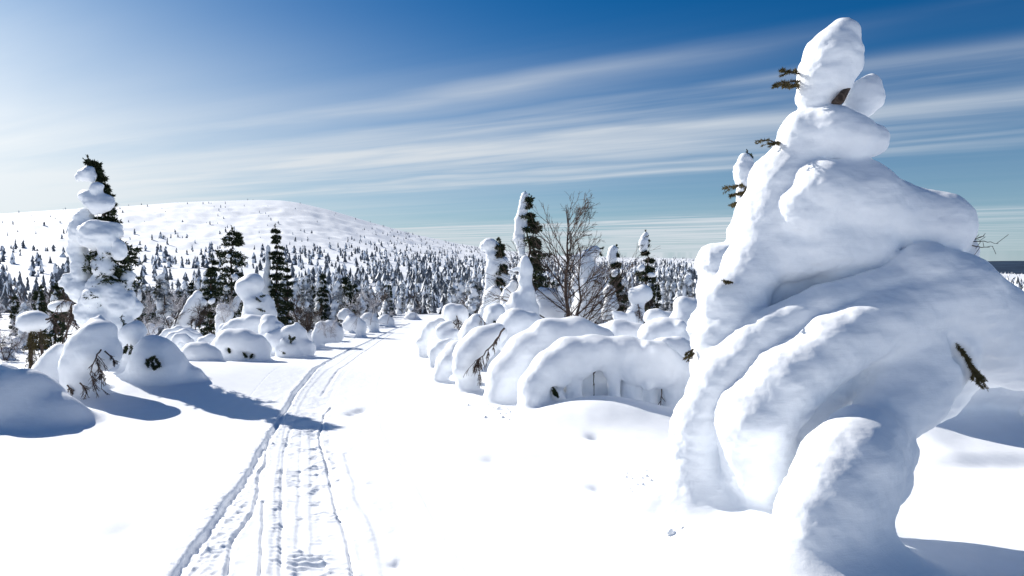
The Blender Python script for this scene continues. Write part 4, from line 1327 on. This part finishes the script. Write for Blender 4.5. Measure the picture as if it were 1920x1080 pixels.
hero_spruce('dark_spruce', 'dark nearly snow-free spruce with a broad ragged right side, the widest on the left', 31.0, (434, 424), (436, 600), 40, 17, 7, [(S, [(428, 480, -.5, 5)]), (S + '#2', [(440, 520, -.6, 7)]), (S + '#3', [(424, 540, -.6, 8)]), (S + '#4', [(446, 560, -.6, 8), (440, 580, -.6, 8)])],
            seed=53, nl=.13, nw=.022, per=20, k=.1, skip=.2, dust=.3, prof=lambda f: .3 + .75 * (1 - f) ** .6, group=None, droop=.3)
hero_spruce('dark_spruce', 'narrow dark spruce with a white-plastered left edge, left of the broad one', 29.0, (397, 478), (398, 600), 22, 13, 6, [('snow_plaster', [(386, 510, 0, 5), (384, 540, 0, 6), (384, 560, 0, 7)]), (S, [(398, 565, -.4, 5)])],
            seed=54, nl=.12, nw=.022, per=20, k=.1, skip=.2, dust=.3, prof=lambda f: .35 + .65 * (1 - f) ** .6)
hero_spruce('dark_spruce', 'spire-like dark spruce with a frosted twin stem on its left', 33.0, (515, 420), (520, 600), 26, 19, 6, [('snow_plaster', [(502, 462, 0, 5), (502, 490, 0, 6), (500, 520, 0, 7), (500, 550, 0, 9)])],
            seed=55, nl=.12, nw=.022, per=18, k=.1, skip=.2, dust=.3, prof=lambda f: .25 + .75 * (1 - f) ** .8, droop=.5)
hero_spruce('dark_spruce', 'small blunt dark spruce leaning on the right of the spire', 34.0, (538, 492), (540, 600), 20, 10, 6, [(S, [(530, 530, -.4, 5)])], seed=56, nl=.12, nw=.022, per=18, k=.1, skip=.15, dust=.3)

# ------------------------------------------------------------------ shrubs and humps along the left edge of the trail, farther on
lump('snow_buried_shrub', 'twiggy frosted dome bush at the left trail edge beyond the ragged snow mass', 'bush', (612, 640), 24.0,
     [('snow_load', [(592, 628, 0, 9), (602, 616, 0, 11), (618, 612, 0, 12), (634, 622, 0, 11)]), ('snow_foot', [(598, 634, 0, 9), (634, 634, 0, 9)])], k=.08, seed=80, amp=.04,
     twigs=[{'l': [[(612, 634, -.3), (608, 616, -.35), (602, 600, -.2)], [(620, 634, -.3), (622, 616, -.35), (628, 602, -.2)]], 'r': .014, 's': 12, 'sl': .5, 'h': .0, 'm': M_FROST}])
rr, oo = lump('twiggy_bush', 'round brown twig bush between the ragged snow mass and the dome bush', 'bush', (576, 630), 25.0,
     [('snow_foot', [(570, 626, 0, 8), (584, 628, 0, 8)])], k=.08, seed=81, amp=.03,
     twigs=[{'l': [[(576, 628, 0), (572, 606, 0), (562, 588, 0)], [(578, 628, 0), (582, 604, 0), (592, 592, 0)], [(577, 628, -.1), (577, 604, -.3), (575, 584, -.3)]], 'r': .016, 's': 16, 'sl': .5, 'h': -.1}])
for i, (px, py, r, d, lb) in enumerate([(662, 604, 13, 30.0, 'first small frosted hump past the dome bush, at the left trail edge'), (690, 598, 11, 34.0, 'second small frosted hump past the dome bush, at the left trail edge'),
                                        (722, 598, 10, 39.0, 'flat shaded snow hump near the far end of the trail'), (772, 594, 9, 50.0, 'wide low snow hump closing the far end of the trail'),
                                        (648, 588, 10, 33.0, 'snow knob above the first small frosted hump')]):
    lump('snow_bush', lb, 'bush', (px, py + r), d, [('snow_load', [(px - r * .9, py + r * .4, 0, r * .75), (px, py, 0, r), (px + r * 1.1, py + r * .5, 0, r * .7)])], k=.1, seed=82 + i, amp=.05,
         twigs=[{'l': [[(px + 4, py + r, -.3), (px + 8, py - r * .6, -.3), (px + 12, py - r * 1.8, -.2)]], 'r': .014, 's': 9, 'sl': .6, 'h': .1, 'm': M_FROST}])
for i, (px, py, r, d, lb) in enumerate([(240, 606, 11, 24.0, 'small frosted shrub ball just right of the tall left spruce'), (282, 614, 9, 23.0, 'pair of tiny snow balls over the nested arches'), (318, 600, 8, 26.0, 'pale snow ball in front of the left thicket'),
                                        (420, 582, 12, 27.5, 'snow-draped stub between the narrow and the broad dark spruce'), (10, 660, 12, 19.0, 'frosted twig bush at the far left edge behind the mound'), (30, 640, 10, 22.0, 'grey twig bush left of the snow cap on brown stems')]):
    lump('frosted_shrub', lb, 'bush', (px, py + r * 2), d, [('snow_load', [(px, py, 0, r), (px + r * .7, py + r * .6, 0, r * .7)]), ('snow_foot', [(px - r * .3, py + r * 1.5, 0, r * .8)])], k=.1, seed=90 + i, amp=.045,
         twigs=[{'l': [[(px, py + r * 2, -.3), (px - 6, py, -.4), (px - 12, py - r * 1.4, -.3)], [(px, py + r * 2, -.3), (px + 8, py, -.4), (px + 14, py - r, -.3)]], 'r': .012, 's': 12, 'sl': .55, 'h': .1, 'm': M_FROST if i % 2 else M_BIRCH}])


def crumbs():
    """broken lumps of snow shed from the big tree"""
    rs = np.random.RandomState(5)
    vs2, fs2 = [], []
    n0 = 0
    for (px, py, sp, n) in [(1235, 925, 34, 60), (1300, 965, 40, 45), (1190, 900, 22, 16), (1480, 1030, 30, 16), (950, 772, 26, 22), (905, 760, 16, 10)]:
        for i in range(n):
            q = G(px + rs.normal() * sp, py + rs.normal() * sp * .35)
            r = .007 * math.exp(rs.normal() * .7) * (1 if px > 1100 else 1.8)
            ring = []
            for zz, k in ((-.4, .8), (.3, 1.0), (.9, .5)):
                th = np.arange(6) * np.pi / 3 + rs.rand()
                rad = r * k * rs.uniform(.7, 1.3, 6)
                ring.append(np.stack([np.cos(th) * rad, np.sin(th) * rad, np.full(6, zz * r)], -1))
            V = np.concatenate(ring + [[[0, 0, r * 1.1]]]) + np.array([q[0], q[1], float(gz(np.array([q[0]]), np.array([q[1]]))[0])])
            T = []
            for l in range(2):
                for s in range(6):
                    a, c = l * 6 + s, l * 6 + (s + 1) % 6
                    T += [(a, c, c + 6), (a, c + 6, a + 6)]
            T += [(12 + s, 12 + (s + 1) % 6, 18) for s in range(6)]
            vs2.append(V); fs2.append(np.array(T) + n0); n0 += len(V)
    o = part('snow_crumbs', np.concatenate(vs2), np.concatenate(fs2), M_SNOW, smooth=True)
    tag(o, 'loose crumbs of snow fallen round the big tree and the arches', 'snow', kind='stuff')


crumbs()

# outside the left edge, its shadow falls into view
r, o = lump('snow_mushroom', 'snow cap on a thin stem standing off to the left of the mound', 'tree', (-90, 760), 11.8, [('snow_cap', 'e', -92, 528, 0, 46, 22, .40), ('snow_foot', [(-90, 770, 0, 20)])], k=.1, seed=57, amp=.012)
stems(r, o, [([(-92, 530), (-90, 640), (-90, 765)], .03)], 11.8)

# ------------------------------------------------------------------ the forest
def frosted_proto(seed, H, hw, snowy, bare=False):
    """(trunk, crown, snow) geometry of one frosted tree standing on the origin"""
    rs = np.random.RandomState(seed)
    if bare:
        V, T = birch_wood((0, 0, 0), H, rs, .6, 3, .05, (rs.uniform(-.1, .1), 0, 1), 4, minr=.012, trunkfrac=.15)
        return (V, T), None, None
    lean = rs.uniform(-.04, .04)
    prof = lambda f: .25 + .75 * (1 - f) ** .75
    tr, cr, wd, du = spruce_wood((0, 0, 0), (lean * H, 0, H), .08, 11, rs, hw, 0.0, math.pi, 5, .22, .04, 7, .5, prof, 5, .0, .1, dust=.2 + .35 * snowy)
    pr = []
    n = int(10 + 16 * snowy)
    for i in range(n):
        f = rs.uniform(.05, .97)
        az = rs.normal() * 1.0 + math.pi
        rad = hw * prof(f) * rs.uniform(.25, .8)
        c = np.array([lean * H * f + math.cos(az) * rad, math.sin(az) * rad * .8 - .1 * hw, H * f])
        rr = hw * rs.uniform(.16, .36) * (1.15 - .6 * f) * (.6 + .6 * snowy)
        pr.append(('snow_load', 's', c, c + np.array([rs.normal() * .1, rs.normal() * .1, -rs.uniform(.1, .35)]), rr * .9, rr, 1.0))
    pr.append(('snow_load', 's', np.array([lean * H - .02, 0, H * .97]), np.array([lean * H * .8 - .06, 0, H * .78]), .05 + .06 * snowy, .08 + .10 * snowy, 1.0))
    V, Q, N, fl, nm = snow_surface(pr, .075, .10, amp=.035, freq=2.2, seed=seed, ground=False, octs=3)
    return tr, (np.concatenate([cr[0], wd[0]]), np.concatenate([cr[1], wd[1] + len(cr[0])]), len(cr[1])), (V, Q, N), du


GROUP_OF = {}
LANDMARKS = [(10, 'the left edge mound'), (62, 'the snow cap on brown stems'), (130, 'the bowed birch'), (195, 'the tall left spruce'), (300, 'the domed shrub with a dark hollow'), (355, 'the leaning snow-plastered tree'), (434, 'the broad dark spruce'),
             (475, 'the bulging-headed snow column'), (515, 'the spire-like dark spruce'), (600, 'the ragged snow mass'), (690, 'the left trail edge'), (770, 'the far end of the trail'), (850, 'the round-headed shrub'), (928, 'the hooked snow column'),
             (990, 'the tall half-white spruce'), (1070, 'the bare birch'), (1110, 'the flat-topped snowy spruce'), (1155, 'the white-headed dark spruce'), (1211, 'the slender spruce'), (1290, 'the left flank of the huge spruce')]


def forest():
    rs = np.random.RandomState(77)
    protos = []
    for i in range(9):
        H = 4.2
        g = frosted_proto(300 + i, H, [.62, .5, .75, .55, .85, .6, .45, .7, .6][i], [.9, .5, .8, .25, 1.0, .6, .4, .9, .15][i])
        tm = mesh_np('trunk', g[0][0], g[0][1], M_BARK)
        c = g[1]
        cm = mesh_np('crown', c[0], c[1], [M_NEEDLE if i in (3, 8) else M_FROSTN, M_BARK], midx=np.concatenate([np.zeros(c[2], int), np.ones(len(c[1]) - c[2], int)]), smooth=False)
        sm = mesh_np('snow_load', g[2][0], g[2][1], M_SNOWFAR, normals=g[2][2])
        dm = mesh_np('snow_dusting', g[3][0], g[3][1], M_SNOWFAR)
        protos.append(('frosted_spruce', [('trunk', tm), ('crown', cm), ('snow_load', sm), ('snow_dusting', dm)]))
    for i in range(4):
        g = frosted_proto(400 + i, 3.0, 0, 0, True)
        protos.append(('frosted_birch', [('branches', mesh_np('branches', g[0][0], g[0][1], M_FROST if i < 2 else M_BIRCH, smooth=False))]))
    trees = []

    def dens(px, py):
        """how thickly the trees stand, by the photograph row and column of their foot"""
        if py > 612 or px < -120:
            return 0
        if px > 1350:
            return 1.2 if py < 560 else 0
        if px < 240:
            return .9 if py > 560 else (.5 if py > 510 else (.4 if py > 470 else .14))
        if px > 930:
            return 1.6
        if py > 560:
            return 1.2
        if py > 510:
            return .34 + .9 * sstep(460, 700, px)
        if py > 475:
            return .5 + .9 * sstep(520, 760, px)
        lim = 466 - 30 * sstep(560, 760, px)
        if py > lim:
            return .5 * sstep(330, 620, px) + .38 + .6 * sstep(620, 800, px)
        return .20 + .8 * sstep(640, 780, px)
    tries = 0
    while len(trees) < 5600 and tries < 230000:
        tries += 1
        d = math.exp(rs.uniform(math.log(40), math.log(880)))
        if rs.rand() > (d / 880) ** .75 + .05:
            continue
        a = rs.uniform(-.67, .80)
        x = d * math.tan(a)
        z = float(gz(np.array([x]), np.array([d]), False)[0])
        px = 960 + F * x / d
        py = 490 - F * (z - CZ) / d
        cl = .5 + 1.1 * float(sstep(-.25, .35, fbm(np.array([x / 22.]), np.array([d / 30.]), np.array([4.2]), 2))[0])
        if rs.rand() * 1.7 > dens(px, py) * cl:
            continue
        if d < 62 and abs(x - np.interp(d, TRK_Y, TRK_X)) < 2.6:
            continue
        trees.append((x, d, z, px, py, rs.uniform(.5, 1.2) * (.62 + .40 * float(sstep(60, 170, d)))))
    # the belt of trees just beyond the drifts on both sides of the trail
    for (px0, px1, d0, d1, n) in [(-60, 125, 22, 40, 22), (235, 345, 30, 46, 16), (345, 480, 34, 48, 10), (520, 700, 34, 50, 22), (690, 830, 52, 62, 14), (830, 960, 32, 48, 16), (1040, 1330, 30, 46, 22)]:
        for i in range(n):
            d = rs.uniform(d0, d1); px = rs.uniform(px0, px1)
            x = (px - 960) / F * d
            if abs(x - np.interp(d, TRK_Y, TRK_X)) < 2.4:
                continue
            z = float(gz(np.array([x]), np.array([d]), False)[0])
            trees.append((x, d, z, px, 490 - F * (z - CZ) / d, rs.uniform(.38, .72)))
    trees.sort(key=lambda t: -t[5] / t[1])
    seen = [t for t in trees if t[3] < 1350]
    near = seen[:300]
    far = seen[300:] + [t for t in trees if t[3] >= 1350]
    counts = {}
    for (x, y, z, px, py, s) in near:
        bare_p = .42 if (px < 130 or 235 < px < 345) else .16
        pi = 9 + rs.randint(4) if rs.rand() < bare_p else rs.randint(9)
        if px < 135 and pi < 9 and rs.rand() < .5:
            pi = [3, 8][rs.randint(2)]
        name, parts_ = protos[pi]
        root = empty(name, (x, y, z - .1))
        root.rotation_euler = (0, 0, rs.normal() * .6)
        sc = s * (1.15 if pi >= 9 else 1.0)
        root.scale = (sc * rs.uniform(.9, 1.15), sc * rs.uniform(.9, 1.15), sc)
        if px < 235:
            grp = 'trees of the wood at the far left'
        elif y > 110:
            grp = 'trees scattered on the lower fell slope'
        elif px < 560:
            grp = 'trees of the thicket behind the dark spruces'
        elif px < 880:
            grp = 'trees of the valley wood beyond the trail'
        else:
            grp = 'trees of the wood behind the bare birch'
        lm = min(LANDMARKS, key=lambda q: abs(q[0] - px))
        dx = px - lm[0]
        side = ('well left of ' if dx < -45 else 'just left of ' if dx < -14 else 'straight behind ' if dx < 14 else 'just right of ' if dx < 45 else 'well right of ') + lm[1]
        row = 'front-row' if y < 40 else 'second-row' if y < 48 else 'farther' if y < 58 else 'distant' if y < 75 else 'far-off'
        size = 'stunted' if s < .6 else 'mid-sized' if s < .85 else 'tall'
        if name == 'frosted_birch':
            tag(root, '%s %s %s leafless birch %s' % (row, size, 'rime-white' if pi < 11 else 'brown', side), 'tree', 'leafless ' + grp)
        else:
            tag(root, '%s %s %s spruce %s' % (row, size, 'dark little-snowed' if pi in (3, 8) else ['white-caked', 'half-frosted'][pi in (1, 5, 6)], side), 'tree', grp)
        root['group'] = GROUP_OF.setdefault(root['label'], root['group'])
        for (pn, me) in parts_:
            o = bpy.data.objects.new(pn, me)
            COL.objects.link(o)
            o.parent = root
            if pn == 'snow_dusting':
                o['kind'] = 'stuff'
    # everything farther off: one mass of small real trees
    vs_, fs_, ms_ = [], [], []
    n0 = 0
    for (x, y, z, px, py, s) in far:
        H = 3.7 * s * (1 - .35 * float(sstep(350, 650, y))); w = H * rs.uniform(.2, .36)
        lod = 5 if y < 350 else 4
        snowy = rs.rand()
        for l in range(lod):
            zb = H * (l / lod) * .95; zt = min(H, zb + H * .46)
            wr = w * (1 - .75 * l / lod) * rs.uniform(.8, 1.2)
            m = 6
            th = np.arange(m) * 2 * np.pi / m + rs.rand() * 6
            rad = wr * rs.uniform(.55, 1.25, m)
            ring = np.stack([np.cos(th) * rad, np.sin(th) * rad, zb + rs.uniform(-.1, .1, m) * H], -1)
            V = np.concatenate([ring, [[rs.normal() * .06 * w, 0, zt]]]) + np.array([x, y, z - .1])
            T = np.array([(i, (i + 1) % m, m) for i in range(m)])
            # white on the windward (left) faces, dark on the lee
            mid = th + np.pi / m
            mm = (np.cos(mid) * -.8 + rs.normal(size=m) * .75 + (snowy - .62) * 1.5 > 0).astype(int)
            vs_.append(V); fs_.append(T + n0); ms_.append(mm); n0 += m + 1
    V = np.concatenate(vs_); T = np.concatenate(fs_); mi = np.concatenate(ms_)
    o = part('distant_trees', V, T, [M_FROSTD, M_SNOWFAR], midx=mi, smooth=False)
    tag(o, 'mass of small snow-dusted trees over the fell slope and far ridge', 'forest', kind='stuff')


forest()
